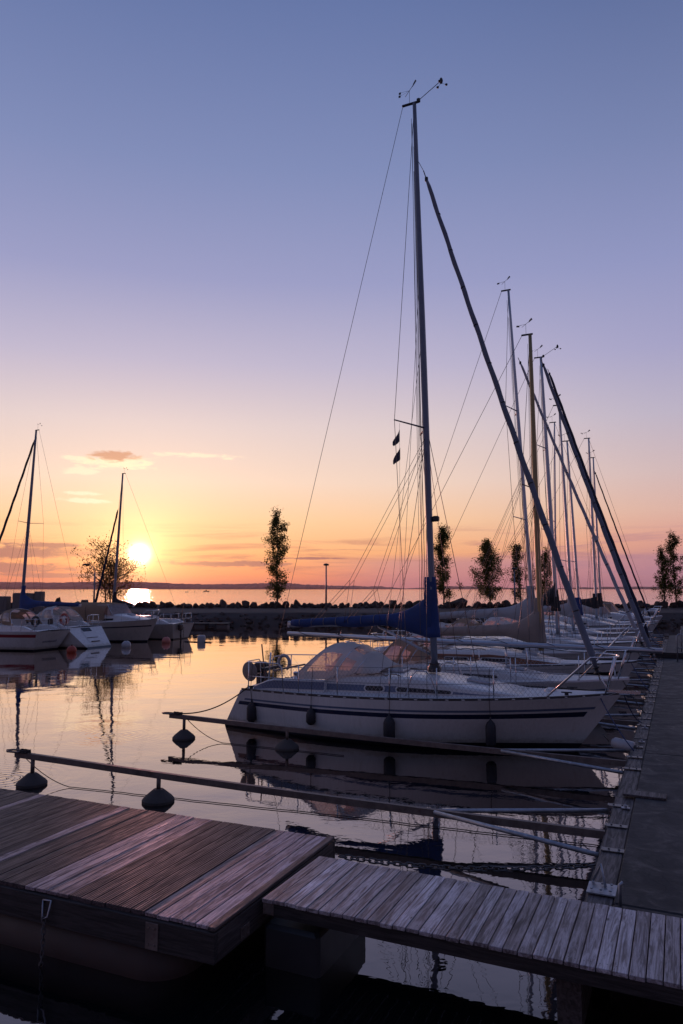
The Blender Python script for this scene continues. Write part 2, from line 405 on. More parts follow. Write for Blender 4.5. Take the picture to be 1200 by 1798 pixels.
def conc_mat():
    m = bpy.data.materials.new('worn_pier_concrete'); m.use_nodes = True; t = NT(m.node_tree)
    o = t.add('ShaderNodeTexCoord').outputs['Object']
    n1 = t.noise(o, 1.1, 6, .6, .4); n2 = t.noise(t.mapping(o, (1.5, 1.7, 1)), 2.0, 6, .68, .9); n3 = t.noise(o, 60, 3)
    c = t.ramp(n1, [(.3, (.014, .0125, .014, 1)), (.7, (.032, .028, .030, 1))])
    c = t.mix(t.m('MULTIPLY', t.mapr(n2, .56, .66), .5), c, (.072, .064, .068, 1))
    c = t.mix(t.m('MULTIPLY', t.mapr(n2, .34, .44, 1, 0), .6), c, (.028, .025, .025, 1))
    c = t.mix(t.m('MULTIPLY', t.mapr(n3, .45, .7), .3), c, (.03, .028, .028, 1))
    dv = t.add('ShaderNodeVectorMath', {0: o, 1: t.add('ShaderNodeTexNoise', {'Vector': o, 'Scale': 2.5}).outputs[1]}, operation='ADD').outputs[0]
    ck = t.add('ShaderNodeTexVoronoi', {'Vector': dv, 'Scale': .55}, feature='DISTANCE_TO_EDGE').outputs['Distance']
    c = t.mix(t.mapr(ck, .002, .008, .8, 0), c, (.010, .009, .009, 1))
    h = t.m('ADD', t.m('MULTIPLY', n2, 1.), t.m('MULTIPLY', n3, .35))
    b = t.add('ShaderNodeBump', {'Height': h, 'Strength': .6, 'Distance': .01}).outputs[0]
    p = t.add('ShaderNodeBsdfPrincipled', {'Base Color': c, 'Roughness': t.mapr(n2, .3, .7, .85, .6), 'Normal': b})
    t.add('ShaderNodeOutputMaterial', {0: p.outputs[0]}); return m
MT['conc'] = conc_mat()

def water_mat(name, calm=True):
    m = bpy.data.materials.new(name); m.use_nodes = True; t = NT(m.node_tree)
    o = t.add('ShaderNodeTexCoord').outputs['Object']
    if calm:
        a = t.noise(t.mapping(o, (1., 1., 1.)), .42, 2, .5, .2)
        b_ = t.noise(t.mapping(o, (1., 1.5, 1.), (0, 0, .4)), 2.1, 3, .55, .6)
        f = t.noise(t.mapping(o, (1., 1.4, 1.), (0, 0, -.5)), 8.5, 2, .5, .4)
        patch = t.mapr(t.noise(o, .09, 2), .42, .6)
        h = t.m('ADD', t.m('MULTIPLY', a, .016), t.m('ADD', t.m('MULTIPLY', b_, .0018), t.m('MULTIPLY', t.m('MULTIPLY', f, patch), .0004)))
        # rings where something touched the water
        for (rx, ry, amp) in RINGS:
            q = t.add('ShaderNodeVectorMath', {0: o, 1: (rx, ry, 0)}, operation='DISTANCE').outputs['Value']
            wv = t.m('MULTIPLY', t.m('SINE', t.m('MULTIPLY', q, 42.)), t.m('MULTIPLY', t.m('POWER', 2.718, t.m('MULTIPLY', q, -1.6)), amp))
            h = t.m('ADD', h, wv)
        b = t.add('ShaderNodeBump', {'Height': h, 'Strength': 1., 'Distance': 1.}).outputs[0]
        rough = .012
    else:
        a = t.noise(t.mapping(o, (1., 2.2, 1.)), .35, 5, .6, .4)
        b_ = t.noise(t.mapping(o, (1., 2.0, 1.)), 1.8, 4, .6)
        h = t.m('ADD', t.m('MULTIPLY', a, .16), t.m('MULTIPLY', b_, .035))
        b = t.add('ShaderNodeBump', {'Height': h, 'Strength': 1., 'Distance': 1.}).outputs[0]
        rough = .06
    fr = t.add('ShaderNodeFresnel', {0: 1.333, 'Normal': b}).outputs[0]
    fc = t.m('MULTIPLY', t.m('POWER', fr, .72), 1.38 if calm else 1.3, clamp=True)
    fc = t.m('MULTIPLY', fc, t.mapr(fr, .045, .078, .45, 1))
    gl = t.add('ShaderNodeBsdfGlossy', {0: (1, .915, .875, 1), 1: rough, 'Normal': b}); df = t.add('ShaderNodeBsdfDiffuse', {0: (.004, .005, .006, 1)})
    p = t.add('ShaderNodeMixShader', {0: fc, 1: df.outputs[0], 2: gl.outputs[0]})
    t.add('ShaderNodeOutputMaterial', {0: p.outputs[0]}); return m
r1 = on_z(5, 1368, 0); r2 = on_z(205, 1290, 0)
RINGS = [(r1.x, r1.y, .0011), (r2.x, r2.y, .0008)]
MT['calm'] = water_mat('harbour_water'); MT['sea'] = water_mat('lake_water', False)

def gel_mat():
    m = bpy.data.materials.new('white_gelcoat'); m.use_nodes = True; t = NT(m.node_tree)
    o = t.add('ShaderNodeTexCoord').outputs['Object']; zz_ = t.add('ShaderNodeSeparateXYZ', {0: o}).outputs[2]
    st = t.noise(t.mapping(o, (5, 5, .5)), 1.6, 5, .65, .3); n = t.noise(o, 1.1, 4); f = t.noise(t.mapping(o, (3, 3, 9)), 1.5, 5, .7)
    c = t.ramp(n, [(.3, (.60, .595, .585, 1)), (.7, (.67, .665, .66, 1))])
    c = t.mix(t.m('MULTIPLY', t.mapr(st, .53, .75), .35), c, (.36, .33, .28, 1))
    sc_ = t.m('MULTIPLY', t.mapr(t.m('ADD', zz_, t.m('MULTIPLY', t.m('SUBTRACT', f, .5), .25)), .10, .26, 1, 0), .6)
    c = t.mix(sc_, c, (.28, .23, .15, 1))
    p = t.add('ShaderNodeBsdfPrincipled', {'Base Color': c, 'Roughness': t.mapr(st, .3, .7, .18, .38)})
    t.add('ShaderNodeOutputMaterial', {0: p.outputs[0]}); return m
MT['gel'] = gel_mat()
import bmesh
# ================================================================= water, hills, breakwater
def sheet(name, x0, x1, y0, y1, z, m, nx=1, ny=1):
    b = MB(); b.grid([[(x0 + (x1 - x0) * i / nx, y0 + (y1 - y0) * j / ny, z) for i in range(nx + 1)] for j in range(ny + 1)], smooth=False)
    return struct(b.build(name, m))
sheet('harbour_water', -400, 400, -120, 66, 0, MT['calm'])
sheet('lake_water', -8500, 8500, 66.003, 9300, 0, MT['sea'])

def hnoise(x, seed):
    s = 0; a = 1
    for k in range(6):
        f = 2 ** k * .0006; s += a * math.sin(x * f * 6.283 + seed * (k + 1) * 1.7 + 1.3 * math.sin(x * f * 3.1 + seed)); a *= .55
    return s
def hills(name, y, hfun, x0, x1, n, seed):
    rnd = random.Random(seed); b = MB(); rows = [[], [], [], [], []]
    for i in range(n + 1):
        x = x0 + (x1 - x0) * i / n; h = max(0., hfun(x)); j = rnd.uniform(0, 1) ** 2 * min(7, h * .3)
        for r_, (dy, k) in enumerate(((0, 0), (12, .35), (260, .92), (420, 1), (1300, 0))):
            rows[r_].append((x, y + dy, h * k - .3 + (j if k else 0)))
    b.grid(rows, smooth=False); return struct(b.build(name, MT['forest']))
def hl_(x):
    p = x / 6000 * 1270 + 600
    tab = [(-900, 62), (-200, 66), (0, 60), (90, 58), (230, 56), (300, 44), (420, 43), (500, 50), (560, 36), (620, 20), (690, 10), (760, 2), (900, 0), (9999, 0)]
    for (a, b_), (c, d_) in zip(tab, tab[1:]):
        if a <= p <= c: return (b_ + (d_ - b_) * (p - a) / (c - a)) + 3. * hnoise(x, 2.)
    return 0
hills('wooded_shore', 6000, hl_, -5500, 1100, 1300, 3)
hills('far_shore', 7600, lambda x: 19 + 6 * hnoise(x, 5.) + (16 if -900 < x < 700 else 0) * max(0, 1 - abs(x + 100) / 800), -6500, 7500, 1200, 5)

def crag(seed, n=2):
    rnd = random.Random(seed); bm = bmesh.new(); bmesh.ops.create_icosphere(bm, subdivisions=n, radius=1)
    planes = [(Vector((rnd.gauss(0, 1), rnd.gauss(0, 1), rnd.gauss(0, 1))).normalized(), rnd.uniform(.42, .80)) for _ in range(14)]
    for v in bm.verts:
        for nrm, d in planes:
            k = v.co.dot(nrm)
            if k > d: v.co -= nrm * (k - d)
        v.co *= 1 + rnd.uniform(-.05, .05)
    me = bpy.data.meshes.new('boulder'); bm.to_mesh(me); bm.free(); me.materials.append(MT['rock']); return me
crags = [crag(s, 1 if s % 2 else 2) for s in range(9)]

# embankment with its road
b = MB(); rows = []
rnd = random.Random(4)
for i in range(241):
    x = -150 + 300 * i / 240; j = lambda a: rnd.uniform(-a, a)
    rows.append([(x, 60.6 + j(.3), -1.), (x, 61.7 + j(.3), .0), (x, 62.6 + j(.3), .55 + j(.1)), (x, 63.6 + j(.1), 1.02 + j(.05)), (x, 64.3, 1.10), (x, 67.6, 1.27), (x, 68.4, 1.30), (x, 70.2, 1.5 + j(.2)), (x, 73.5, -1.)])
b.grid(rows, mfun=lambda a, c: 1 if c in (3, 4, 5) else 0, smooth=False)
struct(b.build('breakwater', [MT['rock'], MT['earth']]))
# rubble of its slopes: far too many stones to count
def rubble(name, spots, label):
    b = MB()
    for (p, s, k) in spots:
        me = crags[k % 7]; rot = Matrix.Rotation(k * 1.7, 3, 'Z') @ Matrix.Rotation(k * .9, 3, 'X'); i0 = len(b.v)
        for v in me.vertices:
            q = rot @ v.co; b.v.append((p[0] + q.x * s, p[1] + q.y * s * .8, p[2] + q.z * s * .7))
        for f in me.polygons: b.f.append(tuple(i0 + t for t in f.vertices)); b.mi.append(0); b.sm.append(False)
    o = b.build(name, MT['rock']); o['kind'] = 'stuff'; tag(o, label, 'rocks'); return o
rnd = random.Random(9); sp = []
for i in range(620):
    t = rnd.random(); sp.append(((rnd.uniform(-52, 52), 61.3 + 2.1 * t + rnd.uniform(-.1, .1), -.05 + .95 * t), rnd.uniform(.18, .42), rnd.randrange(99)))
for i in range(260): sp.append(((rnd.uniform(-55, 55), rnd.uniform(68.3, 69.5), 1.3 + rnd.uniform(0, .25)), rnd.uniform(.2, .45), rnd.randrange(99)))
rubble('rock_rubble', sp, 'loose dark rock rubble along the slopes of the breakwater')
rnd = random.Random(21); x = -36.; k = 0
while x < 46:
    s = rnd.uniform(.34, .62) * (1.6 if rnd.random() < .14 else 1)
    o = bpy.data.objects.new('boulder', crags[rnd.randrange(9)]); COL.objects.link(o)
    o.location = (x, 69 + rnd.uniform(-.5, .5), 1.33 + s * .38); o.scale = (s * rnd.uniform(.9, 1.3), s, s * rnd.uniform(.65, 1.25)); o.rotation_euler = (rnd.uniform(-1.4, 1.4), rnd.uniform(-1.4, 1.4), rnd.uniform(0, 6))
    tag(o, 'rough dark granite boulder in the row along the crest of the breakwater', 'boulder', 'boulders along the breakwater crest'); k += 1
    x += s * rnd.uniform(.95, 1.75)

# ================================================================= trees
def tree(px, ptop, wpx, d, label, shape=1., seed=1, nleaf=2600, gappy=.35, leaf='leaf', multi=1, base_z=1.35, lf=.075):
    rnd = random.Random(seed); base = on_d(px, 1034, d); base.z = base_z; H = on_d(px, ptop, d).z - base_z; Wd = wpx / FPX * d / 2
    t = thing('birch_tree', label, 'tree', base, 0, 'birch trees on the breakwater')
    tr = MB(); cr = MB(); clumps = []
    for q in range(multi):
        lean = Vector((rnd.uniform(-.05, .05), rnd.uniform(-.03, .03), 0)) * (3 if multi > 1 else 1)
        ox = (q - (multi - 1) / 2) * .35; ht = H * (1 if q == 0 else rnd.uniform(.6, .85))
        pts = [Vector((ox + lean.x * z_ + .05 * math.sin(z_ * 1.3 + q), lean.y * z_, z_)) for z_ in [ht * k / 9 for k in range(10)]]
        tr.tube(pts, [.075 * (1 - k / 9.6) * (H / 7) ** .6 + .010 for k in range(10)], 6)
        nl = 34
        for k in range(nl):
            f = (.10 if multi == 1 else .22) + (.89 if multi == 1 else .77) * (k + rnd.random()) / nl; i = min(8, int(f * 9)); p = pts[i].lerp(pts[i + 1], f * 9 - i)
            prof = (math.sin(math.pi * min(1, max(0, (f - .04)) / .98) ** shape)) ** .75
            ln = Wd * prof * rnd.uniform(.55, 1.12); a = rnd.uniform(0, 6.283)
            e = p + Vector((math.cos(a) * ln, math.sin(a) * ln, ln * rnd.uniform(.35, 1.1)))
            if ln > .12: tr.tube([p, p.lerp(e, .5) + Vector((0, 0, ln * .08)), e], [(.018 if multi == 1 else .034) * (1 - f * .6), .010 if multi == 1 else .02, .004 if multi == 1 else .009], 4)
            for j in range(4):
                c = p.lerp(e, .22 + .28 * j); 
                if rnd.random() > gappy: clumps.append((c + Vector((rnd.gauss(0, .1), rnd.gauss(0, .1), rnd.gauss(0, .14))), rnd.uniform(.16, .34) * (Wd / 1.1) ** .5))
    for k in range(int(nleaf * 2.2)):
        c, r_ = clumps[rnd.randrange(len(clumps))]
        p = c + Vector((rnd.gauss(0, r_ * .62), rnd.gauss(0, r_ * .62), rnd.gauss(0, r_ * .8)))
        u = Vector((rnd.gauss(0, 1), rnd.gauss(0, 1), rnd.gauss(0, 1))).normalized(); v = u.orthogonal().normalized(); s = lf * rnd.uniform(.6, 1.25)
        cr.face([p - u * s, p + v * s * .6, p + u * s, p - v * s * .6])
    tr.build('trunk', MT['bark'], t); cr.build('crown', MT[leaf], t)
    return t
tree(487, 903, 46, 68, 'slender dark birch standing alone on the breakwater left of the tallest mast', .62, 11, 4000, .18)
tree(779, 926, 48, 69, 'leafy birch rising just right of the tallest mast', .6, 12, 4000, .2)
tree(860, 955, 60, 68, 'broadest conical birch between the tallest mast and the group of masts', .42, 13, 5200, .15)
tree(914, 957, 34, 69, 'thin birch partly hidden behind the second mast', .6, 14, 2200, .4)
tree(954, 970, 40, 69, 'low birch seen between the gold mast and its grey neighbour', .5, 15, 2200, .35)
tree(1166, 966, 28, 69, 'shorter of the two birches at the right edge', .55, 16, 1900, .35)
tree(1186, 940, 42, 69, 'taller of the two birches at the right edge', .55, 17, 3000, .3)
tree(194, 956, 100, 66, 'sparse spreading birch in front of the sunset beside the leftmost boats', 1.0, 18, 2300, .45, 'leafw', 3, 1.2)

# ================================================================= lamp posts, blocks, floats far off
def lamp_post(px, ptop, d, arm, label, g='lamp posts on the breakwater'):
    base = on_d(px, 1034, d); base.z = 1.2; H = on_d(px, ptop, d).z - 1.2
    t = thing('lamp_post', label, 'lamp post', base, 0, g)
    MB().tube([(0, 0, 0), (0, 0, H)], [.09, .06], 8).build('pole', MT['darkmast'], t)
    h = MB()
    if arm:
        MB().tube([(0, 0, H), (-.15, 0, H + .35), (-.5, 0, H + .62)], .035, 6).build('arm', MT['darkmast'], t)
        h.box((-.75, 0, H + .62), (.55, .2, .16), bev=.04)
    else: h.lathe((0, 0, H), [(.05, -.02), (.24, .0), (.27, .06), (.2, .16), (.02, .2)], 12)
    h.build('lamp_head', MT['black'], t)
lamp_post(573, 993, 66, False, 'straight grey lamp post standing right of the lone birch')
lamp_post(904, 1000, 66, False, 'lamp post half hidden beside the second mast', )
lamp_post(166, 1004, 62, True, 'lamp post with a bent arm beside the sparse birch')
for (x0, x1, yt, lb) in ((-14, 12, 1047, 'low grey concrete block at the left edge of the breakwater'), (22, 47, 1041, 'wide concrete block left of the blue covered boom'),
                         (48.5, 59, 1041.5, 'narrow concrete block between two taller ones'), (60, 72.5, 1038.5, 'tallest concrete block behind the blue sail cover')):
    a = on_d(x0, yt, 65); c = on_d(x1, yt, 65); bb = MB(); bb.box(((a.x + c.x) / 2, 65.5, (a.z + 1.0) / 2), (c.x - a.x, .9, a.z - 1.0), bev=.05)
    o = bb.build('concrete_block', MT['block']); tag(o, lb, 'concrete block', 'concrete blocks on the breakwater')

def buoy(px, pw, r_, m, label, squash=1., ring=True):
    p = on_z(px, pw, 0); t = thing('mooring_buoy', label, 'buoy', p, 0, 'round mooring buoys')
    prof = [(max(.001, r_ * math.sin(a)), r_ * .45 + r_ * squash * -math.cos(a)) for a in [math.pi * k / 12 for k in range(13)]]
    MB().lathe((0, 0, 0), prof, 20).build('float', MT[m], t)
    MB().lathe((0, 0, 0), [(.001, r_ * 1.42), (.05, r_ * 1.40), (.05, r_ * 1.62), (.001, r_ * 1.66)], 8).build('eye', MT['black'], t)
buoy(222, 1137, .25, 'wfend', 'white round buoy floating behind the white motor cruiser')
buoy(126, 1146, .24, 'orange', 'orange round buoy under the white sailing boat with the open stern')
buoy(292, 1129, .25, 'pink', 'faded pink round buoy beside the farthest left boat')
p = on_z(354, 1128, 0); t = thing('mooring_bar', 'white squat buoy on a dark bar floating alone in open water', 'buoy', p, ROT)
bb = MB(); bb.lathe((0, 0, 0), [(.001, -.15), (.2, -.12), (.24, 0), (.24, .34), (.18, .42), (.001, .43)], 16); bb.build('float', MT['wfend'], t)
bb = MB(); bb.tube([(-1.2, 0, .02), (.7, 0, .03)], .03, 6); bb.build('bar', MT['black'], t)
p = on_z(362, 1101, 0)
t = thing('floating_dock', 'low dark floating dock jutting out behind the left boats', 'dock', (p.x, p.y, 0), 0)
bb = MB(); bb.box((-.4, 0, .28), (4.6, 1.4, .1)); bb.build('deck', MT['beamx'], t)
bb = MB(); 
for xx in (-2.2, -.4, 1.4): bb.box((xx, 0, .1), (.9, 1.2, .3), bev=.04)
bb.build('float', MT['block'], t)
# small open boat far out on the lake
p = on_d(363, 1037, 850); t = thing('small_motorboat', 'tiny dark boat far out on the lake left of the lone birch', 'boat', (p.x, p.y, 0), R(10))
bb = MB(); bb.grid([[(x_, w_ * s_, z_) for (s_, z_) in ((-.6, -.2), (-1, .7), (1, .7), (.6, -.2))] for (x_, w_) in ((-3, 1.0), (0, 1.2), (2.2, .8), (3.4, .05))], cap=True); bb.build('hull', MT['black'], t)
bb = MB(); bb.box((-.4, 0, 1.2), (1.8, 1.4, 1.1), taper=.8); bb.build('cabin', MT['black'], t)
b = MB(); p0 = on_d(355, 1038, 700)
for k in range(9): b.lathe((p0.x + rnd.uniform(-16, 17), p0.y + rnd.uniform(-9, 9), -.2), [(rnd.uniform(1, 2.4), 0), (.6, rnd.uniform(.35, .7)), (.01, .75)], 7, smooth=False)
o = struct(b.build('shoal_rocks', MT['rock']))

# ================================================================= concrete pier (marina frame)
pz = .42
pr = bpy.data.objects.new('pier', None); COL.objects.link(pr); pr.rotation_euler = (0, 0, ROT); tag(pr, 'long worn concrete pier with a timber edge running off to the right', 'pier')
vs = [6.35, 6.9, 13.2, 19.9, 26.6, 33.3, 40, 46.7]
b = MB()
for a, c in zip(vs, vs[1:]): b.box((1.04, (a + c) / 2, .12), (3.34, c - a - .018, .60), bev=.012)
b.build('concrete_slab', MT['conc'], pr)
b = MB(); b.box((1.0, 31.4, pz + .11), (3.9, .35, .22), bev=.02); b.build('cross_beam', MT['beamx'], pr)
b = MB(); b.box((1.2, 54.3, .14), (2.4, 14.6, .30), bev=.02); b.build('outer_pontoon', MT['beamx'], pr)
tb = MB(); v = 6.35; k = 0
while v < 43:
    L_ = 4.1; tb.box((-.75, v + L_ / 2, pz - .13 - .006 * (k % 2)), (.225, L_ - .015, .20), bev=.008); v += L_; k += 1
tb.build('timber_edge', MT['beam'], pr)
tb = MB(); tb.box((-.88, 26.7, .16), (.035, 40, .30)); tb.build('fender_board', MT['beamy'], pr)
for v in (9.9, 10.5, 14.2, 15.6, 19.0, 21.3, 24.8):        # bolts and cleat plates on the timber
    b = MB(); b.box((-.715, v, pz - .015), (.10, .06, .012)); b.lathe((-.715, v, pz - .01), [(.018, 0), (.018, .03), (.001, .034)], 6, smooth=False)
    b.build('bolt_plate', MT['galv'], pr)
b = MB(); b.box((-.74, 7.2, pz - .012), (.26, .26, .012)); 
for xx in (-.83, -.75, -.67):
    for yy in (7.12, 7.27): b.lathe((xx, yy, pz + .006), [(.012, 0), (.012, .012), (.001, .014)], 6, smooth=False)
b.tube([(-.84, 7.33, pz), (-.76, 7.31, pz + .16), (-.72, 7.23, pz + .0)], .014, 6)
b.build('hinge_plate', MT['galv'], pr)
o = MB(); o.box((0, 0, 0), (.52, .24, .028), bev=.004); bd = o.build('loose_board', MT['tan'], None); bd.data.materials[0] = MT['beam']
c = M(.52, 10.5, pz + .016); bd.location = c; bd.rotation_euler = (0, 0, ROT - .02); tag(bd, 'short loose board lying across the timber edge of the pier', 'board')
b = MB(); b.tube([(0, 0, 0), (0, 0, .17), (.03, .0, .19)], .014, 6); o = b.build('short_stake', MT['galv']); o.location = M(.57, 6.87, pz); tag(o, 'short upright metal stake on the pier by the gangway', 'stake')
# things standing at the far end of the pier
t = thing('service_post', 'dark service post standing near the far end of the pier', 'post', M(-.6, 39, pz), ROT)
MB().box((0, 0, .45), (.3, .3, .9), bev=.02).build('body', MT['black'], t); MB().box((0, 0, .95), (.36, .36, .1), bev=.02).build('lid', MT['darkmast'], t)
for k_, (uu, vv_, lb) in enumerate(((-.35, 30, 'nearer tubular railing standing on the right of the pier'), (-.5, 34, 'farther tubular railing standing on the right of the pier'))):
    t = thing('boarding_rail', lb, 'railing', M(uu, vv_, pz), ROT, 'railings on the pier')
    b = MB(); b.tube([(-.5, 0, 0), (-.5, 0, .95), (-.42, 0, 1.0), (1.0, 0, 1.0), (1.0, 0, 0)], .025, 6); b.build('frame', MT['galv'], t)
    MB().tube([(-.5, 0, .5), (1.0, 0, .5)], .018, 6).build('crossbar', MT['galv'], t)

# ================================================================= wide wooden deck on its pontoon
DZ = .54
dk = thing('wooden_pontoon', 'wide floating wooden pontoon of grooved and smooth boards in the left foreground', 'pontoon', M(3.295, 4.85, 0), ROT + R(1.3))
DW = 2.19                                       # across; local x = -(u-3), local y = v-4.36
b = MB(); g = MB(); rnd = random.Random(3)
def smooth_board(x1, wdt):
    dz = rnd.uniform(-.0025, .0025)
    b.box((x1 - wdt / 2, DW / 2, DZ - .014 + dz), (wdt - .007, DW - .02 + rnd.uniform(-.008, .008), .028), bev=.003)
def groove_board(x1, wdt):
    dz = rnd.uniform(-.003, .003); n = 5; e = rnd.uniform(-.01, .01)
    g.box((x1 - wdt / 2, DW / 2, DZ - .019 + dz), (wdt - .008, DW - .02 + e, .026))
    for k in range(n):
        g.box((x1 - .004 - (k + .5) * (wdt - .008) / n, DW / 2, DZ - .006 + dz + .0025), ((wdt - .008) / n - .006, DW - .022 + e, .009), bev=.0015)
x = -.075; plan = [('s', 5), ('g', 6), ('s', 4), ('g', 5), ('s', 1), ('g', 9), ('s', 1), ('g', 30)]
for kind, n in plan:
    for _ in range(n):
        wdt = .122 if kind == 's' else .132
        (smooth_board if kind == 's' else groove_board)(x, wdt); x -= wdt
xl = x
sc = MB()
x = -.075
for kind, n in plan:
    for _ in range(n):
        wdt = .122 if kind == 's' else .132
        for yy in ((.06, .72, 1.40, DW - .06) if kind == 's' else ()):
            for xx in (.03, wdt - .03): sc.lathe((x - xx + rnd.uniform(-.004, .004), yy + rnd.uniform(-.012, .012), DZ + (.0005 if kind == 's' else .0015)), [(.0055, 0), (.001, .0016)], 6)
        x -= wdt
def absorb(q, s):
    i0 = len(q.v); q.v += s.v; q.f += [tuple(i + i0 for i in f) for f in s.f]; q.mi += [1] * len(s.f); q.sm += s.sm
absorb(b, sc)
b.build('smooth_planking', [MT['plank'], MT['black']], dk); g.build('grooved_planking', MT['groove'], dk)
e = MB(); e.box((-.037, DW / 2, DZ - .008), (.070, DW + .03, .030), bev=.004); e.build('edge_board', MT['beam'], dk)
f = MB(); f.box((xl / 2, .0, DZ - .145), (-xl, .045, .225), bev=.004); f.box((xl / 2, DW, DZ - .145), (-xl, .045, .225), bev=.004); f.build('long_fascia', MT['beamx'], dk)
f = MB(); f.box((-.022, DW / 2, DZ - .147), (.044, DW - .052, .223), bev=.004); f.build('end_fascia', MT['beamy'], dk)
def bracket(c, sz, par):
    q = MB(); q.box(c, sz, bev=.002)
    for dx_ in (-.25, .25):
        for dz_ in (-.3, .3):
            if sz[0] > sz[1]: q.lathe((c[0] + dx_ * sz[0], c[1] - sz[1] / 2, c[2] + dz_ * sz[2]), [(.009, 0), (.009, .008), (.001, .01)], 6, axis=(0, -1, 0), smooth=False)
            else: q.lathe((c[0] + sz[0] / 2, c[1] + dx_ * sz[1], c[2] + dz_ * sz[2]), [(.009, 0), (.009, .008), (.001, .01)], 6, axis=(1, 0, 0), smooth=False)
    q.build('joint_plate', MT['rust'], par)
bracket((3.295 - on_v(265, 1645, 4.80)[0], -.027, DZ - .15), (.12, .008, .20), dk); bracket((.004, 1.02, DZ - .14), (.008, .17, .13), dk); bracket((.004, .42, DZ - .19), (.008, .13, .1), dk)
f = MB()                                       # rounded float under the deck
r_ = .35; xr = -.42; yf = .04; yb = DW - .12
prof = [(xl + .3, yf)] + [(xr - r_ + r_ * math.sin(a), yf + r_ - r_ * math.cos(a)) for a in [math.pi / 2 * k / 8 for k in range(9)]] + [(xr - r_ + r_ * math.cos(a), yb - r_ + r_ * math.sin(a)) for a in [math.pi / 2 * k / 8 for k in range(9)]] + [(xl + .3, yb)]
f.grid([[(x_, y_, z_) for x_, y_ in prof] for z_ in (-.35, .02, DZ - .262)], closed=True, cap=True); 
pm = pmat('pontoon_float_steel', (.033, .017, .014), .6, var=.3, scale=3, dirt=((.03, .02, .018), .6)); f.build('float_tank', pm, dk)
# shackle and short chain hanging from the fascia
def chain(pts, link=.085, r_=.0085, name='mooring_chain', label='', mat='chain', parent=None):
    P = [Vector(p) for p in pts]; seg = [(P[i + 1] - P[i]).length for i in range(len(P) - 1)]; tot = sum(seg)
    n = int(tot / (link * .74)); b = MB()
    def at(s):
        for i, L_ in enumerate(seg):
            if s <= L_ or i == len(seg) - 1: return P[i].lerp(P[i + 1], s / L_), (P[i + 1] - P[i]).normalized()
            s -= L_
    for k in range(n):
        c, t_ = at((k + .5) / n * tot); a = t_.cross(Vector((0, 0, 1)));
        if a.length < .1: a = t_.cross(Vector((0, 1, 0)))
        a.normalize(); bb_ = a.cross(t_).normalized()
        ang_ = (k % 2) * math.pi / 2 + .35 * math.sin(k * 1.9); sd_ = a * math.cos(ang_) + bb_ * math.sin(ang_)
        lo = [c + t_ * (math.copysign(link * .24, math.cos(q)) + math.cos(q) * link * .26) + sd_ * math.sin(q) * link * .27 for q in [2 * math.pi * j / 12 + .001 for j in range(12)]]
        b.tube(lo, r_, 6, closed=True)
    o = b.build(name, MT[mat], parent); 
    if label: tag(o, label, 'chain')
    return o
def sag(a, c, s, n=12): return [Vector(a).lerp(Vector(c), k / n) - Vector((0, 0, s * 4 * (k / n) * (1 - k / n))) for k in range(n + 1)]
chain(sag(M(3.295, 7.06, .36), M(.90, 8.0, .33), .08), label='dark galvanised chain slung from the wooden pontoon to the concrete pier')
q = MB(); sxp = 3.295 - on_v(85, 1600, 4.80)[0]
q.tube([(sxp - .045, -.03, DZ - .06), (sxp + .05, -.035, DZ - .05), (sxp + .04, -.06, DZ - .17), (sxp - .02, -.06, DZ - .20), (sxp - .045, -.03, DZ - .06)], .008, 6, closed=False)
q.build('shackle', MT['galv'], dk)
p0 = dk.matrix_basis @ Vector((sxp, -.06, DZ - .18)); p1 = dk.matrix_basis @ Vector((sxp + .03, -.10, -.02))
chain([p0, (p0 + p1) / 2 + Vector((.01, -.01, 0)), p1], .055, .005, 'hanging_chain', 'short light chain hanging from the shackle on the pontoon side', 'chain')

# ================================================================= gangway
gw = thing('gangway', 'narrow gangway of pale crosswise boards joining the wooden pontoon to the pier', 'gangway', M(3.255, 5.44, 0), ROT)
b = MB(); x = .004; GW = 1.06; nn = MB(); k = 0
while x < 6.2:
    wdt = .105; sl_ = rnd.uniform(-.006, .006)
    b.box((x + wdt / 2, GW / 2 + rnd.uniform(-.004, .004), DZ - .005 + rnd.uniform(-.002, .002)), (wdt - .008, GW + rnd.uniform(-.01, .012), .030), bev=.003)
    for yy in (.07, GW - .09):
        for xx in (.025, .07): nn.lathe((x + xx, yy + rnd.uniform(-.01, .01), DZ + .0105), [(.0045, 0), (.001, .0012)], 6)
    x += wdt
absorb(b, nn); b.build('board_deck', [MT['plankg'], MT['black']], gw)
f = MB(); f.box((3.1, .045, DZ - .075), (6.16, .05, .105)); f.box((3.1, GW - .05, DZ - .075), (6.16, .05, .105)); f.build('stringer', MT['beamx'], gw)
f = MB(); f.box((2.42, .5, DZ - .50), (.17, .6, .74)); f.build('support_post', MT['beamy'], gw)
bracket((.06, .06 - .045, DZ - .07), (.10, .008, .09), gw)
f = MB(); f.box((.25, .54, .02), (.52, .98, .62), bev=.03); f.build('end_float', MT['black'], gw)  # added float block, closes a bright sky slit in the water's reflection

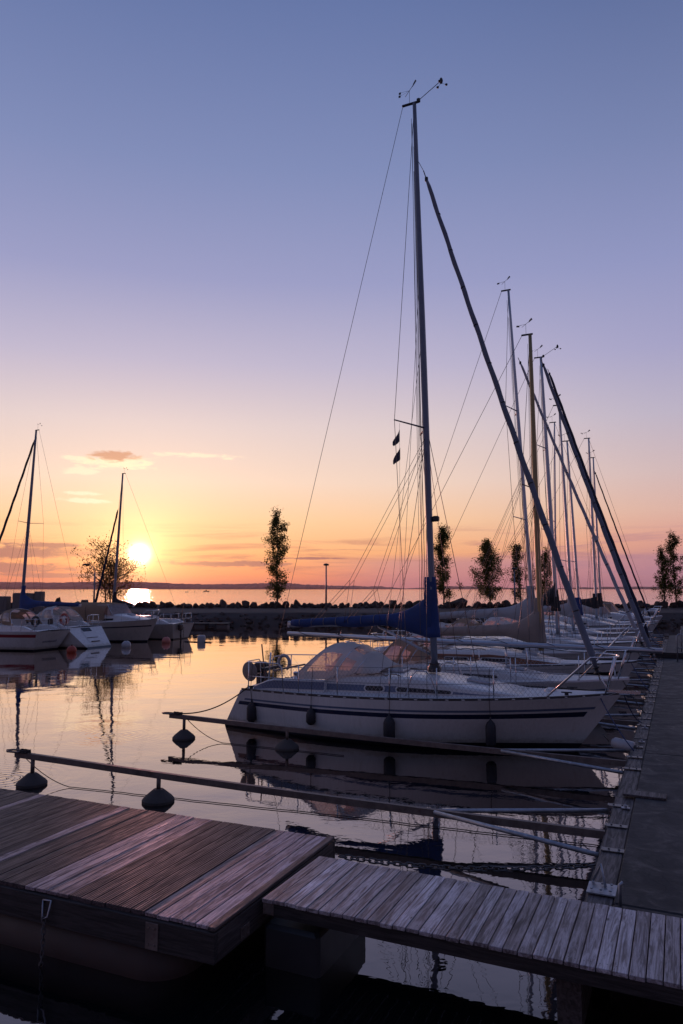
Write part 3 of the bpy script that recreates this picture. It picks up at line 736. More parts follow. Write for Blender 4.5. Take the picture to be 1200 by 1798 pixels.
# ================================================================= mooring booms
def boom_arm(label, v, uo=9.85, detail=True, zo=.46, skew=1.):
    t = thing('mooring_boom', label, 'mooring boom', M(.8, v, 0), ROT + R(skew), 'steel mooring booms between the boats')
    X = lambda u: .8 - u
    zz = lambda u: .30 + (zo - .30) * max(0, min(1, (u - .6) / 9)) ** 1
    b = MB(); N = 8
    pts = [(X(.88 + (uo - .88) * k / N), 0, zz(.88 + (uo - .88) * k / N) - .03 * math.sin(math.pi * k / N)) for k in range(N + 1)]
    rows = [[(p[0], -.032, p[2] - .06), (p[0], .032, p[2] - .06), (p[0], .032, p[2] + .028), (p[0], -.032, p[2] + .028)] for p in pts]
    b.grid(rows, smooth=False, closed=True, cap=True); b.build('beam', MT['rust'] , t)
    for s in (-1, 1):
        b = MB(); b.tube([(X(2.9), s * .03, zz(2.9) - .02), (X(.90), s * .84, .33)], .028, 8); b.build('strut', MT['galv'], t)
    for s in (-1, 0, 1):
        b = MB(); b.box((X(.77), s * .84, pz - .018), (.24, .10, .008)); b.box((X(.885), s * .84, .32), (.012, .1, .18)); 
        for q in (-.05, .05): b.lathe((X(.77) + q, s * .84, pz - .014), [(.011, 0), (.011, .014), (.001, .016)], 6, smooth=False)
        b.build('bracket', MT['steelp'], t)
    if detail:
        b = MB(); b.tube([(X(uo) + .12, .06, zo + .03), (X(uo) - .12, .07, zo + .03), (X(uo) - .2, .0, zo + .03), (X(uo) - .12, -.07, zo + .03), (X(uo) + .12, -.06, zo + .03)], .016, 6); b.build('end_loop', MT['rust'], t)
        for uf in (uo - .36, uo - 2.78):
            zf = zz(uf) - .05
            fl = MB(); fl.lathe((X(uf), 0, 0), [(.001, -.20), (.10, -.18), (.235, .0), (.235, .035), (.20, .075), (.09, .165), (.07, .18), (.001, .18)], 20, smooth=False); fo = fl.build('float', MT['float_'], t)
            MB().tube([(X(uf), 0, .17), (X(uf), 0, zf)], .032, 8).build('float_post', MT['rust'], t)
    return t
MT['steelp'] = pmat('zinc_plate', (.19, .185, .19), .4, .6, var=.25, scale=20, dirt=((.2, .18, .16), .4))
boom_arm('nearest steel mooring boom with two grey floats, lying just behind the wooden pontoon', 9.14, skew=2.7)
boom_arm('steel mooring boom in front of the white sailing boat with the blue sail cover', 12.9, skew=1.6)
VARM = [16.75, 20.15, 23.6, 27.0, 30.4, 33.8, 37.2, 40.6, 44, 47.4]
ords = ['third', 'fourth', 'fifth', 'sixth', 'seventh', 'eighth', 'ninth', 'tenth', 'eleventh', 'twelfth']
for i, v in enumerate(VARM): boom_arm('%s mooring boom along the pier counted from the wooden pontoon' % ords[i], v, 9.8 if i == 0 else 7.5)

def rope(pts, r_, mat, label, n=None):
    o = MB().tube(pts, r_, 5).build('mooring_rope', MT[mat]); tag(o, label, 'rope'); return o
def wob(a, c, n, amp, z=.012):
    rr = random.Random(5); return [Vector(a).lerp(Vector(c), k / n) + Vector((0, rr.uniform(-amp, amp), 0)) for k in range(n + 1)]
a = M(9.6, 8.70, .40); c = M(8.81, 8.85, .012)
rope(sag(a, c, .06, 8) + wob(c, M(4.4, 9.32, .012), 22, .012) + wob(M(4.4, 9.32, .012), M(.95, 9.6, .012), 20, .012)[1:] + [M(.86, 9.62, .3)], .0065, 'drope', 'thin dark line drooping from the nearest boom end and trailing across the water')
a = M(9.4, 12.62, .42); c = M(8.5, 12.6, .012)
rope(sag(a, c, .07, 8) + wob(c, M(5.8, 12.62, .012), 12, .012)[1:], .0075, 'drope', 'dark line drooping to the water from the boom in front of the main boat')
for k, (v0, lb) in enumerate(((8.74, 'rope coiled on the outer end of the nearest boom'), (12.67, 'rope coiled on the outer end of the boom in front of the main boat'))):
    b = MB(); pts = []
    rr = random.Random(k)
    for j in range(60): q = j * .55; pts.append(M(9.64 + .10 * math.cos(q) + rr.uniform(-.012, .012), v0 - .02 + .055 * math.sin(q), .49 + .0006 * j + .012 * math.sin(q * 2.3)))
    rope(pts, .009, 'drope', lb)
# ================================================================= sailing boats
BOATG = 'boats moored along the pier'
class Boat:
    """hull form; local x forward from the middle, y to port, z up from the waterline"""
    def __init__(s, name, label, cat, u, v, L, B, fb, rot=ROT, ro=.5, oh=.75, group=BOATG, full=.72, loc=None):
        s.L, s.B, s.fb, s.ro, s.oh, s.full = L, B, fb, ro, oh, full
        s.root = thing(name, label, cat, loc if loc is not None else M(u, v, 0), rot, group); s.u0 = u; s.v0 = v
    def zs(s, t): a, m, c = s.fb; return a * (1 - t) * (1 - 2 * t) * 1. + m * 4 * t * (1 - t) + c * t * (2 * t - 1)
    def hb(s, t):
        t = min(max(t, 0), 1)
        if t < .42: return s.B / 2 * (s.full + (1 - s.full) * math.sin(math.pi / 2 * t / .42))
        q = (t - .42) / .58; return s.B / 2 * max(0., (1 - q ** 2.15)) ** .93
    def xs(s, fr): return -s.L / 2 + s.ro * (fr if s.ro > 0 else -(1 - fr)) if fr > 0 else -s.L / 2 + (0 if s.ro > 0 else -s.ro) + .25 * -fr * 2
    def xe(s, fr): return s.L / 2 - s.oh * (1 - fr) if fr > 0 else s.L / 2 - s.oh * (1 - fr * 1.3)
    def P(s, t, fr, side=1, out=0.):
        x = s.xs(fr) + t * (s.xe(fr) - s.xs(fr)); zt = s.zs(t)
        if fr >= 0: k = .87 + .13 * fr ** .7; k *= 1 - (1 - fr) * .55 * max(0, (t - .55) / .45) ** 1.3; z_ = fr * zt
        else: k = .87 * (1 - .55 * max(0, (t - .55) / .45) ** 1.3) * (1 + fr * .8); z_ = fr * .5
        if t < .3: k *= 1 - .22 * (1 - max(0, fr)) * (1 - t / .3)
        return Vector((x, side * (s.hb(t) * k + out), z_))
    def t_of(s, x): return (x - s.xs(1)) / (s.xe(1) - s.xs(1))
    def edge(s, x, side=1, inset=0., up=0.):
        t = min(max(s.t_of(x), 0), 1); return Vector((x, side * max(0, s.hb(t) - inset), s.zs(t) + up))
    def dz(s, x, y=0):
        t = min(max(s.t_of(x), 0), 1); h = max(s.hb(t), .01); return s.zs(t) + .06 * (1 - min(1, abs(y) / h) ** 2)
    def part(s, name, b, m, par=None): return b.build(name, MT[m] if isinstance(m, str) else [MT[q] for q in m], par or s.root)

    def hull(s, base='gel', bands=None, N=36, tl=(.0, 1.)):
        """bands: list of (f0, f1, material, t0, t1)"""
        bands = bands or []
        cuts = sorted(set([-1, -.3, 0, .07, .12] + [round(.12 + .88 * k / 6, 3) for k in range(7)] + [x for b_ in bands for x in b_[:2]]))
        mats = [base, 'anti', 'boot'] + [b_[2] for b_ in bands]
        b = MB(); ts = [k / N for k in range(N + 1)]
        ts = sorted(set(ts + [x for b_ in bands for x in b_[3:5]]))
        for side in (1, -1):
            rows = [[s.P(t, f, side) for t in ts] for f in cuts]
            def mf(a, c):
                f = (cuts[a] + cuts[a + 1]) / 2; t = (ts[c] + ts[c + 1]) / 2
                if f < 0: return 1
                if f < .12 and (s.bootf and f < s.bootf): return 2
                for i, b_ in enumerate(bands):
                    if b_[0] <= f <= b_[1] and b_[3] <= t <= b_[4]: return 3 + i
                return 0
            b.grid(rows, mfun=mf)
        for a in range(len(cuts) - 1):
            f = (cuts[a] + cuts[a + 1]) / 2
            b.face([s.P(0, cuts[a], 1), s.P(0, cuts[a], -1), s.P(0, cuts[a + 1], -1), s.P(0, cuts[a + 1], 1)], 1 if f < 0 else (2 if s.bootf and f < s.bootf else 0))
        b.face([s.P(1, -1, 1), s.P(1, -1, -1), s.P(0, -1, -1), s.P(0, -1, 1)], 1)
        s.part('hull', b, mats)
    bootf = .07

    def deck(s, xa=None, xb=None, well=.42, floor=.45, N=34, mat='deck'):
        b = MB(); x0, x1 = s.xs(1), s.xe(1); xsn = sorted(set([x0 + (x1 - x0) * k / N for k in range(N + 1)] + ([xa, xb] if xa is not None else [])))
        for a, c in zip(xsn, xsn[1:]):
            mid = (a + c) / 2; inw = xa is not None and xa < mid < xb
            for side in (1, -1):
                yo = lambda x: s.edge(x).y
                wa, wc = min(well, yo(a) * .8), min(well, yo(c) * .8)
                pts = lambda x, w_: [(x, side * yo(x), s.dz(x, yo(x))), (x, side * (w_ + yo(x)) / 2, s.dz(x, (w_ + yo(x)) / 2)), (x, side * w_, s.dz(x, w_)), (x, 0, s.dz(x, 0))]
                A, C_ = pts(a, wa), pts(c, wc); n = 2 if inw else 3
                b.grid([A[:n + 1], C_[:n + 1]], smooth=True)
                if inw:
                    b.face([(a, side * wa, s.dz(a, wa)), (c, side * wc, s.dz(c, wc)), (c, side * wc, floor), (a, side * wa, floor)])
                    b.face([(a, 0, floor), (c, 0, floor), (c, side * wc, floor), (a, side * wa, floor)], 1)
        if xa is not None:
            for x in (xa, xb): b.face([(x, -well, floor), (x, well, floor), (x, well, s.dz(x, well)), (x, -well, s.dz(x, well))])
        s.part('deck', b, [mat, 'teak'])

    def toerail(s, mat='black', h=.035, holes=True, xa=None):
        for side in (1, -1):
            b = MB(); x0 = xa if xa is not None else s.xs(1) + .02; x1 = s.xe(1) - .04; N = 40
            pts = [s.edge(x0 + (x1 - x0) * k / N, side, .025, h / 2 + .004) for k in range(N + 1)]
            rows = [[p + Vector((0, -side * .012, -h / 2)), p + Vector((0, side * .02, -h / 2 - .006)), p + Vector((0, side * .014, h / 2)), p + Vector((0, -side * .010, h / 2))] for p in pts]
            b.grid(rows, smooth=False, closed=True, cap=True)
            if holes:
                n = int((x1 - x0) / .30)
                for k in range(1, n): 
                    x = x0 + (x1 - x0) * k / n; p = s.edge(x, side, .025, h / 2); b.box(p + Vector((0, side * .018, 0)), (.06, .014, .016), 1)  # white blocks stand in for glints of light at the rail's openings
            s.part('toe_rail', b, [mat, 'gel'])

    def house_fn(s, xa, xb, w0, h, front=.45, k=.66):
        def hw(x): return min(w0, max(.12, k * s.edge(x).y))
        def hh(x):
            q = (x - xa) / (xb - xa); 
            return h * (1 - .08 * q / front) if q < front else h * .92 * max(0., 1 - ((q - front) / (1 - front)) ** 1.25) + .02
        return hw, hh
    def house(s, xa, xb, w0, h, front=.45, mats='gel', band=None, wins=(), hatch=None, name='coachroof', k=.66, winmat='glassd', frame='gel', side=None, rails=True):
        hw, hh = s.house_fn(xa, xb, w0, h, front, k); s.hh = hh; s.hx = (xa, xb); s.hw = hw
        N = 22; b = MB(); rows = []
        def sec(x):
            w_, h_ = hw(x), hh(x); zb = s.dz(x, w_) - .02; tI = min(.13, w_ * .3)
            P_ = [(w_, zb), (w_ - .05 * h_ / h, zb + h_ * .72), (w_ - tI * .6, zb + h_ * .93), (w_ - tI * 1.5, zb + h_ * 1.04), (w_ * .45, zb + h_ * 1.13), (0, zb + h_ * 1.16)]
            P_ = P_ + [(-a, c) for a, c in P_[-2::-1]]
            return [Vector((x, a, c)) for a, c in P_]
        xs_ = [xa + (xb - xa) * i / N for i in range(N + 1)]
        for x in xs_: rows.append(sec(x))
        for i in range(N):
            for j in range(10):
                m = 0 if 1 <= j <= 8 else (1 if side else 0)
                b.face([rows[i][j], rows[i + 1][j], rows[i + 1][j + 1], rows[i][j + 1]], m, smooth=False)
        b.face(rows[0], 0); b.face(rows[-1][::-1], 0)
        hs = s.part(name, b, [mats, side or mats])
        for pz_ in hs.data.polygons: pz_.use_smooth = False
        def sp(x, f, sd, out):
            r_ = sec(x); a, c = (r_[0], r_[1]) if sd > 0 else (r_[-1], r_[-2])
            return a.lerp(c, f) + Vector((0, sd * out, 0))
        s.sp = sp; s.sec = sec
        def patch(x0, x1, f0, f1, out, rnd_=.5, n=5):
            """rounded panel lying on the cabin side"""
            for sd in (1, -1):
                q = MB(); hgt = (f1 - f0) * h * .72; rx = min(hgt * rnd_, (x1 - x0) / 2) ; rf = (f1 - f0) * rnd_
                outl = []
                for (cx, cf, a0) in ((x1 - rx, f1 - rf, 0), (x0 + rx, f1 - rf, 90), (x0 + rx, f0 + rf, 180), (x1 - rx, f0 + rf, 270)):
                    for j in range(n + 1): a = R(a0 + 90 * j / n); outl.append((cx + rx * math.cos(a), cf + rf * math.sin(a)))
                o1 = [sp(x, f, sd, out) for x, f in outl]; o0 = [sp(x, f, sd, out - .012) for x, f in outl]
                q.face(o1 if sd < 0 else o1[::-1]); q.grid([o0 + [o0[0]], o1 + [o1[0]]], smooth=False)
                yield q
        if band:
            bm_, x0, x1, f0, f1 = band
            for sd in (1, -1):
                q = MB(); n = 14; top = []; bot = []
                for i in range(n + 1):
                    x = x0 + (x1 - x0) * i / n; q_ = max(0, (x - (x0 + .45 * (x1 - x0))) / (x1 - x0) / .55)
                    top.append(sp(x, f1 - (f1 - f0) * .55 * q_ ** 1.2, sd, .004)); bot.append(sp(x, f0 + (f1 - f0) * .35 * q_ ** 2, sd, .004))
                q.grid([bot, top], smooth=False); s.part('cabin_stripe', q, bm_, hs)
        for (x0, x1, f0, f1) in wins:
            fr_ = list(patch(x0 - .035, x1 + .035, f0 - .09, f1 + .09, .012, .5)); gl_ = list(patch(x0, x1, f0, f1, .017, .5))
            for f_, g_ in zip(fr_, gl_):
                fo = s.part('window', f_, frame, hs); s.part('pane', g_, winmat, fo)
        if hatch:
            for (hx, hs_) in (hatch if isinstance(hatch, list) else [hatch]):
                q = MB(); s1 = sec(hx - hs_ / 2)[5]; s2 = sec(hx + hs_ / 2)[5]; d_ = (s2 - s1).normalized()
                rot = Matrix(((d_.x, 0, -d_.z), (0, 1, 0), (d_.z, 0, d_.x))); q.box((s1 + s2) / 2 + Vector((0, 0, .025)), (hs_, hs_ * .9, .06), 0, rot, bev=.02); q.box((s1 + s2) / 2 + Vector((0, 0, .058)), (hs_ * .86, hs_ * .76, .012), 1, rot, bev=.004)
                s.part('deck_hatch', q, ['alu', 'canvas'], hs)
        if rails:
            for sd in (1, -1):
                q = MB(); x0, x1 = xa + .35, xa + (xb - xa) * front * .95; pts = []
                for i in range(13):
                    x = x0 + (x1 - x0) * i / 12; p = sec(x)[3].copy(); p.y *= sd; pts.append(p + Vector((0, 0, .045 if i % 3 else .012)))
                q.tube(pts, .012, 5); s.part('grab_rail', q, 'teak', hs)
        return hs

    def lifelines(s, xa, xb, xsn, h=.6, net=False, mat='steel', wires=(1., .5), gate=None):
        for sd in (1, -1):
            for x in xsn:
                p = s.edge(x, sd, .06, .0); b = MB(); b.tube([p, p + Vector((0, 0, h))], .012, 6); b.tube([p, p + Vector((0, 0, .05))], .02, 6)
                s.part('stanchion', b, mat)
            for f in wires:
                N = 16; b = MB(); pts = [s.edge(xa + (xb - xa) * k / N, sd, .06, h * f) for k in range(N + 1)]
                b.tube(pts, .004, 4); s.part('lifeline', b, 'wire')
            if net:
                b = MB(); p_ = .085; hh = h * .97; n = int((xb - xa) / p_)
                for k in range(-8, n):
                    for d in (1, -1):
                        x0 = xa + k * p_ if d > 0 else xa + (k + 8) * p_
                        x1 = x0 + d * hh * .75; z0, z1 = .03, hh
                        a, c = min(x0, x1), max(x0, x1)
                        if c < xa or a > xb: continue
                        f0, f1 = 0., 1.
                        for lim in (xa, xb):
                            if a < lim < c:
                                f = (lim - x0) / (x1 - x0)
                                if (lim == xa) == (d > 0): f0 = max(f0, f)
                                else: f1 = min(f1, f)
                        q = [x0 + (x1 - x0) * (f0 + (f1 - f0) * j / 3) for j in range(4)]
                        b.tube([s.edge(xx, sd, .06, z0 + (z1 - z0) * (f0 + (f1 - f0) * j / 3)) for j, xx in enumerate(q)], .0026, 3, cap=False)
                s.part('lifeline_netting', b, 'net')

    def pulpit(s, h=.62, back=1.15, mat='steel', r_=.016):
        x1 = s.xe(1) - .06; b = MB()
        top = []
        for k in range(17):
            a = -math.pi / 2 + math.pi * k / 16; yb = s.edge(x1 - back).y - .08
            top.append((x1 - .42 + .46 * math.cos(a) * 1.0 + 0, yb * .72 * math.sin(a), s.dz(x1) + h))
        L_, R_ = s.edge(x1 - back, -1, .06), s.edge(x1 - back, 1, .06)
        pts = [L_] + [L_.lerp(Vector(top[0]), .93)] + [Vector(p) for p in top] + [R_.lerp(Vector(top[-1]), .93), R_]
        b.tube(pts, r_, 7); s.part('pulpit', b, mat)
        b = MB()
        for sd in (1, -1):
            p = s.edge(x1 - .22, sd, .03); b.tube([p, (x1 - .02, sd * abs(top[12][1]) * .9, s.dz(x1) + h)], r_, 7)
        s.part('pulpit_leg', b, mat)

    def pushpit(s, h=.62, fwd=.9, mat='steel', r_=.0125, mid=True):
        x0 = s.xs(1) + .08
        for sd in (1, -1):
            b = MB(); y0 = s.edge(x0).y - .07; zt = s.zs(0)
            P = [s.edge(x0 + fwd, sd, .07), s.edge(x0 + fwd - .06, sd, .07, h - .08), s.edge(x0 + fwd - .16, sd, .07, h), s.edge(x0 + .12, sd, .08, h), Vector((x0, sd * (y0 - .08), zt + h)), Vector((x0 - .02, sd * .35, zt + h)), Vector((x0 - .02, sd * .28, zt + h - .06)), Vector((x0, sd * .28, zt))]
            b.tube(P, r_, 7); b.tube([s.edge(x0 + .1, sd, .08), s.edge(x0 + .1, sd, .08, h)], r_, 6)
            if mid: b.tube([P[0] + Vector((0, 0, h * .5)), s.edge(x0 + .12, sd, .08, h * .5), (x0 - .0, sd * .28, zt + h * .5)], r_ * .8, 6)
            s.part('pushpit', b, mat)

    def mast(s, xb_, zb, xt, zt, r0=.095, r1=.055, mat='alu', spr=(), crane=.3, fore=None, wires=True, wr=.0045, vane=1, chain_x=None, shroud_top=1., sprl=.85, sweep=.35, foretop=None):
        s.mx, s.mz, s.tx, s.tz = xb_, zb, xt, zt
        at = lambda f: Vector((xb_ + (xt - xb_) * f, 0, zb + (zt - zb) * f)); s.mat_ = at
        b = MB(); N = 12; rs = [r0 + (r1 - r0) * (0 if k / N < .55 else (k / N - .55) / .45) for k in range(N + 1)]
        b.tube([at(k / N) for k in range(N + 1)], rs, 12, flat=.72); mo = s.part('mast', b, mat)
        b = MB(); top = at(1); b.box(top + Vector((-crane * .32, 0, .02)), (crane * 1.25, .05, .05), bev=.01); s.part('masthead_crane', b, 'black', mo)
        if vane:
            b = MB(); a = top + Vector((-.12, .0, .03)); 
            b.tube([a, a + Vector((0, 0, .33))], .005, 5); h_ = a + Vector((0, 0, .33))
            b.tube([h_ + Vector((-.14, .10, -.05)), h_ + Vector((.16, -.12, .05))], .006, 5)
            b.face([h_ + Vector((.10, -.08, .0)), h_ + Vector((.24, -.18, .05)), h_ + Vector((.20, -.15, .12)), h_ + Vector((.12, -.09, .07))]); b.box(h_ + Vector((-.28, .1, -.0)), (.05, .01, .05)); b.box(h_ + Vector((-.2, -.1, -.08)), (.05, .01, .05))
            b.tube([h_, h_ + Vector((-.28, .1, .0))], .003, 4); b.tube([h_, h_ + Vector((-.2, -.1, -.06))], .003, 4)
            s.part('wind_vane', b, 'black', mo)
        if vane > 1:
            b = MB(); a = top + Vector((.10, 0, .05)); e = a + Vector((.55, 0, .32))
            b.box(a, (.08, .07, .10), bev=.015); b.tube([a, e], .008, 5); b.lathe(e + Vector((0, 0, -.06)), [(.03, 0), (.045, .05), (.03, .11), (.004, .14)], 8)
            for q in range(3):
                a2 = e + Vector((.12 * math.cos(q * 2.09 + .5), .12 * math.sin(q * 2.09 + .5), -.09)); b.tube([e + Vector((0, 0, -.06)), a2], .004, 4); b.lathe(a2 + Vector((0, 0, -.03)), [(.001, 0), (.028, .015), (.032, .04), (.001, .045)], 7)
            s.part('anemometer', b, 'black', mo)
        cx = chain_x if chain_x is not None else xb_ - .12
        hb_ = lambda x: s.edge(x, 1, .12).y
        ft = .98
        for (fz, ln) in spr:
            for sd in (1, -1):
                p = at(fz); e = p + Vector((-sweep, sd * ln, .05)); q = MB(); q.tube([p, e], [.036, .024], 6, flat=.5); s.part('spreader', q, mat, mo)
        if wires:
            def wire(pts, nm='shroud', r_=None): q = MB(); q.tube(pts, r_ or wr, 4, cap=False); s.part(nm, q, 'wire')
            for sd in (1, -1):
                path = [at(shroud_top)]
                for (fz, ln) in sorted(spr, reverse=True): path.append(at(fz) + Vector((-sweep, sd * ln, .05)))
                base = s.edge(cx, sd, .12); path.append(base); wire(path)
                if spr:
                    lo = at(min(f for f, _ in spr) - .01); wire([lo, s.edge(cx + .35, sd, .14)]); wire([lo, s.edge(cx - .45, sd, .14)])
            b0 = Vector((s.xs(1) + .1, 0, s.zs(0) + .05)); wire([at(1) + Vector((-crane * .9, 0, 0)), b0], 'backstay')
            f_ = foretop or 1.; 
            if fore is None: wire([at(f_), Vector((s.xe(1) - .12, 0, s.zs(1) + .05))], 'forestay')
        return mo

    def furl(s, x0, z0, x1, z1, r_=.07, mat='furlg', top=None):
        """furled headsail from low end (x0,z0) to its head (x1,z1)"""
        a, c = Vector((x0, 0, z0)), Vector((x1, 0, z1)); b = MB(); N = 46; rr = random.Random(int(z1 * 100))
        pts = []; rs = []
        for k in range(N + 1):
            f = k / N; sgn = math.sin(f * 60) * .006
            pts.append(a.lerp(c, .010 + .975 * f) + Vector((sgn, sgn, -.10 * math.sin(math.pi * f)))); rs.append(r_ * (1.06 - .38 * f) * (1 + .05 * math.sin(f * 95)) * (.45 if k in (0, N) else 1))
        b.tube(pts, rs, 9); fo = s.part('furled_headsail', b, mat)
        b = MB(); 
        for k in range(1, 12): q = a.lerp(c, .03 + .95 * k / 12.) + Vector((0, 0, -.10 * math.sin(math.pi * k / 12))); b.tube([q - (c - a).normalized() * .012, q + (c - a).normalized() * .012], r_ * (1.10 - .36 * k / 12.), 9)
        s.part('sail_tie', b, 'black', fo)
        b = MB(); b.lathe(a, [(.02, 0), (.075, .0), (.075, .02), (.04, .03), (.04, .09), (.08, .10), (.08, .12), (.02, .13)], 12, axis=(c - a).normalized()); b.tube([a - (c - a).normalized() * .14, a], .012, 5); s.part('furler_drum', b, 'black', fo)
        b = MB(); b.tube([c.lerp(a, .035), c], .012, 5); b.box(c.lerp(a, .02), (.07, .06, .12), bev=.02)
        b.tube([c, top or c], .006, 4) ; s.part('halyard_swivel', b, 'black', fo)

    def boom(s, z0, xe_, ze, mat='alu', cover='bcover', ch=.34, collar=.95, r_=.055, body=.17, ties=9):
        """boom with sail cover: z0 boom height at mast, xe_/ze outer end, collar = height of cover up the mast"""
        a = s.mat_((z0 - s.mz) / (s.tz - s.mz)); e = Vector((xe_, 0, ze)); b = MB(); b.tube([a, e], r_, 8, flat=1.3); b.box(e, (.05, .09, .15), bev=.015); bo = s.part('boom', b, mat)
        if cover:
            b = MB(); N = 30; rows = []; n = 16; ln = (a - e).length
            for k in range(N + 1):
                f = k / N; p = e.lerp(a, .02 + .98 * f)
                g = max(0, (f - .70) / .30)
                hgt = body * (.65 + .75 * f) + (collar - .25) * (g ** 2.2 * .62)
                w_ = body * (.42 + .5 * f) + .012 * math.sin(f * 33)
                if f > .97: w_ *= .9
                zb = -.05 - .05 * f - .06 * math.sin(f * 17) * .3 - (.30 * g ** 1.5)
                row = []
                for j in range(n):
                    an = 2 * math.pi * j / n; cy = math.sin(an); cz_ = -math.cos(an)
                    zz_ = zb + (hgt - zb) * (.5 + .5 * cz_); yy_ = w_ * cy * (1 - .28 * max(0, cz_)) * (1 + .05 * math.sin(f * 60 + an * 2))
                    row.append(p + Vector((0, yy_, zz_)))
                rows.append(row)
            b.grid(rows, closed=True, cap=True)
            co_ = s.part('sail_cover', b, cover, bo)
            b = MB(); p0 = a + Vector((-.03, 0, -.32)); rws = []
            for k in range(11):
                f = k / 10; p = s.mat_((p0.z + (collar + .32) * f - s.mz) / (s.tz - s.mz)); rr_ = .165 * (1 - .33 * f) * (1 + .04 * math.sin(f * 22)); 
                rws.append([p + Vector((math.cos(q) * rr_ * 1.15 - .03, math.sin(q) * rr_ * .85, 0)) for q in [2 * math.pi * j / 14 for j in range(14)]])
            b.grid(rws, closed=True, cap=True); s.part('mast_collar', b, cover, co_)
            b = MB()
            for k in range(1, ties):
                f = k / ties * .8; p = e.lerp(a, f); hgt = body * (.65 + .75 * f); w_ = body * (.42 + .5 * f) + .012
                b.tube([p + Vector((0, math.sin(q) * w_ * 1.04, -.05 + (hgt + .06) * (.5 - .5 * math.cos(q)))) for q in [2 * math.pi * j / 12 for j in range(12)]], .006, 4, closed=True)
            s.part('cover_tie', b, 'rope', co_)
        s.be = e; s.bm = a
        return bo

    def hood(s, xa, xf, w, z0, h, mat='canvas', win=True, lean=.38, name='sprayhood', zf=None):
        """sprayhood: xa aft edge at coaming, xf front foot on the roof"""
        n = 20; zf = zf if zf is not None else z0 + .25
        def arc(xb_, xt_, w_, zb, zt, p=2.6):
            row = []
            for j in range(n + 1):
                a = math.pi * j / n; c, s_ = math.cos(a), math.sin(a)
                y = w_ * math.copysign(abs(c) ** (2 / p), c); q = abs(s_) ** (2 / p)
                row.append(Vector((xb_ + (xt_ - xb_) * q, y, zb + (zt - zb) * q)))
            return row
        ln = xf - xa
        A = [arc(xa, xa + ln * lean, w, z0, z0 + h * .98), arc(xa + ln * .30, xa + ln * (lean + .10), w * 1.0, z0 + .03, z0 + h), arc(xa + ln * .5, xa + ln * (lean + .28), w * .97, z0 + (zf - z0) * .4, z0 + h * .93),
             arc(xa + ln * .72, xa + ln * .82, w * .9, z0 + (zf - z0) * .8, z0 + h * .70, 2.3), arc(xf - .05, xf, w * .8, zf - .02, zf + .06, 2.2)]
        rows = []; sub = 3
        for i in range(len(A) - 1):
            for k in range(sub):
                f = k / sub; rows.append([p.lerp(q, f) - Vector((0, 0, .018 * math.sin(math.pi * f))) for p, q in zip(A[i], A[i + 1])])
        rows.append(A[-1]); wn = set()
        if win:
            for r_ in range(1, 5): wn |= {(r_, j) for j in (1, 2, 3, 4, 15, 16, 17, 18)} if r_ > 0 else set()
            for r_ in range(6, 8): wn |= {(r_, j) for j in (2, 3, 4, 7, 8, 9, 10, 11, 12, 16, 17, 18)}
        b = MB(); g = {}
        for r_ in range(len(rows) - 1):
            for j in range(n):
                (g.setdefault((r_ > 5, 0 if j < 7 and (r_ < 5 or j < 6) else (2 if j > 13 else 1)), MB()) if (r_, j) in wn else b).face([rows[r_][j], rows[r_][j + 1], rows[r_ + 1][j + 1], rows[r_ + 1][j]], smooth=True)
        hd = s.part(name, b, mat); 
        for p in (hd,): 
            bm = bmesh.new(); bm.from_mesh(p.data); bmesh.ops.remove_doubles(bm, verts=bm.verts, dist=1e-4); bm.to_mesh(p.data); bm.free()
        for g_ in g.values(): s.part('clear_window', g_, 'clear', hd)
        b = MB()
        for r_ in (0, 6, 9): b.tube([p - Vector((0, 0, .012)) for p in rows[r_]], .011, 5)
        s.part('hood_frame', b, 'steel', hd)

    def fender(s, x, ztop, r_=.115, ln=.52, side=-1, mat='rubber', zrail=None):
        t = s.t_of(x); f = (ztop - ln / 2) / s.zs(t); yh = s.P(t, max(.05, f), 1).y; yt = s.edge(x).y
        b = MB(); y = side * (max(yh, 0) + r_ + .01)
        b.lathe((x, y, ztop - ln), [(.001, 0), (r_ * .6, .015), (r_, .07), (r_, ln - .14), (r_ * .75, ln - .07), (r_ * .3, ln - .02), (.02, ln), (.02, ln + .04), (.001, ln + .045)], 14)
        fo = s.part('fender', b, mat)
        b = MB(); p = s.edge(x, side, .05, zrail if zrail is not None else .6); b.tube([(x, y, ztop), s.edge(x, side, -.015, .03), p], .006, 4); s.part('fender_line', b, 'drope', fo)
        return fo
    def winch(s, x, y, z_, r_=.07):
        b = MB(); b.lathe((x, y, z_), [(r_ * 1.1, 0), (r_ * 1.1, .03), (r_ * .8, .05), (r_ * .75, .11), (r_, .14), (r_, .16), (r_ * .4, .17), (.001, .175)], 14); s.part('winch', b, 'steel')
    def coaming(s, xa, xb, w, h=.26, band=None, mat='gel'):
        for sd in (1, -1):
            b = MB(); N = 10; rows = []
            for k in range(N + 1):
                x = xa + (xb - xa) * k / N; q = min(1, k / 2.5); y0 = min(w, s.edge(x).y - .18); zb = s.dz(x, y0) - .02; hh = h * (.35 + .65 * q)
                rows.append([(x, sd * (y0 + .03), zb), (x, sd * y0, zb + hh * .9), (x, sd * (y0 - .04), zb + hh), (x, sd * (y0 - .18), zb + hh), (x, sd * (y0 - .21), zb + hh * .85), (x, sd * (y0 - .22), zb)])
            b.grid(rows, smooth=False, cap=True); c_ = s.part('cockpit_coaming', b, mat)
            if band:
                q = MB(); q.grid([[Vector(r_[0]).lerp(Vector(r_[1]), .28) + Vector((0, sd * .004, 0)) for r_ in rows[0:]], [Vector(r_[0]).lerp(Vector(r_[1]), .95) + Vector((0, sd * .004, 0)) for r_ in rows[0:]]], smooth=False); s.part('coaming_stripe', q, band, c_)
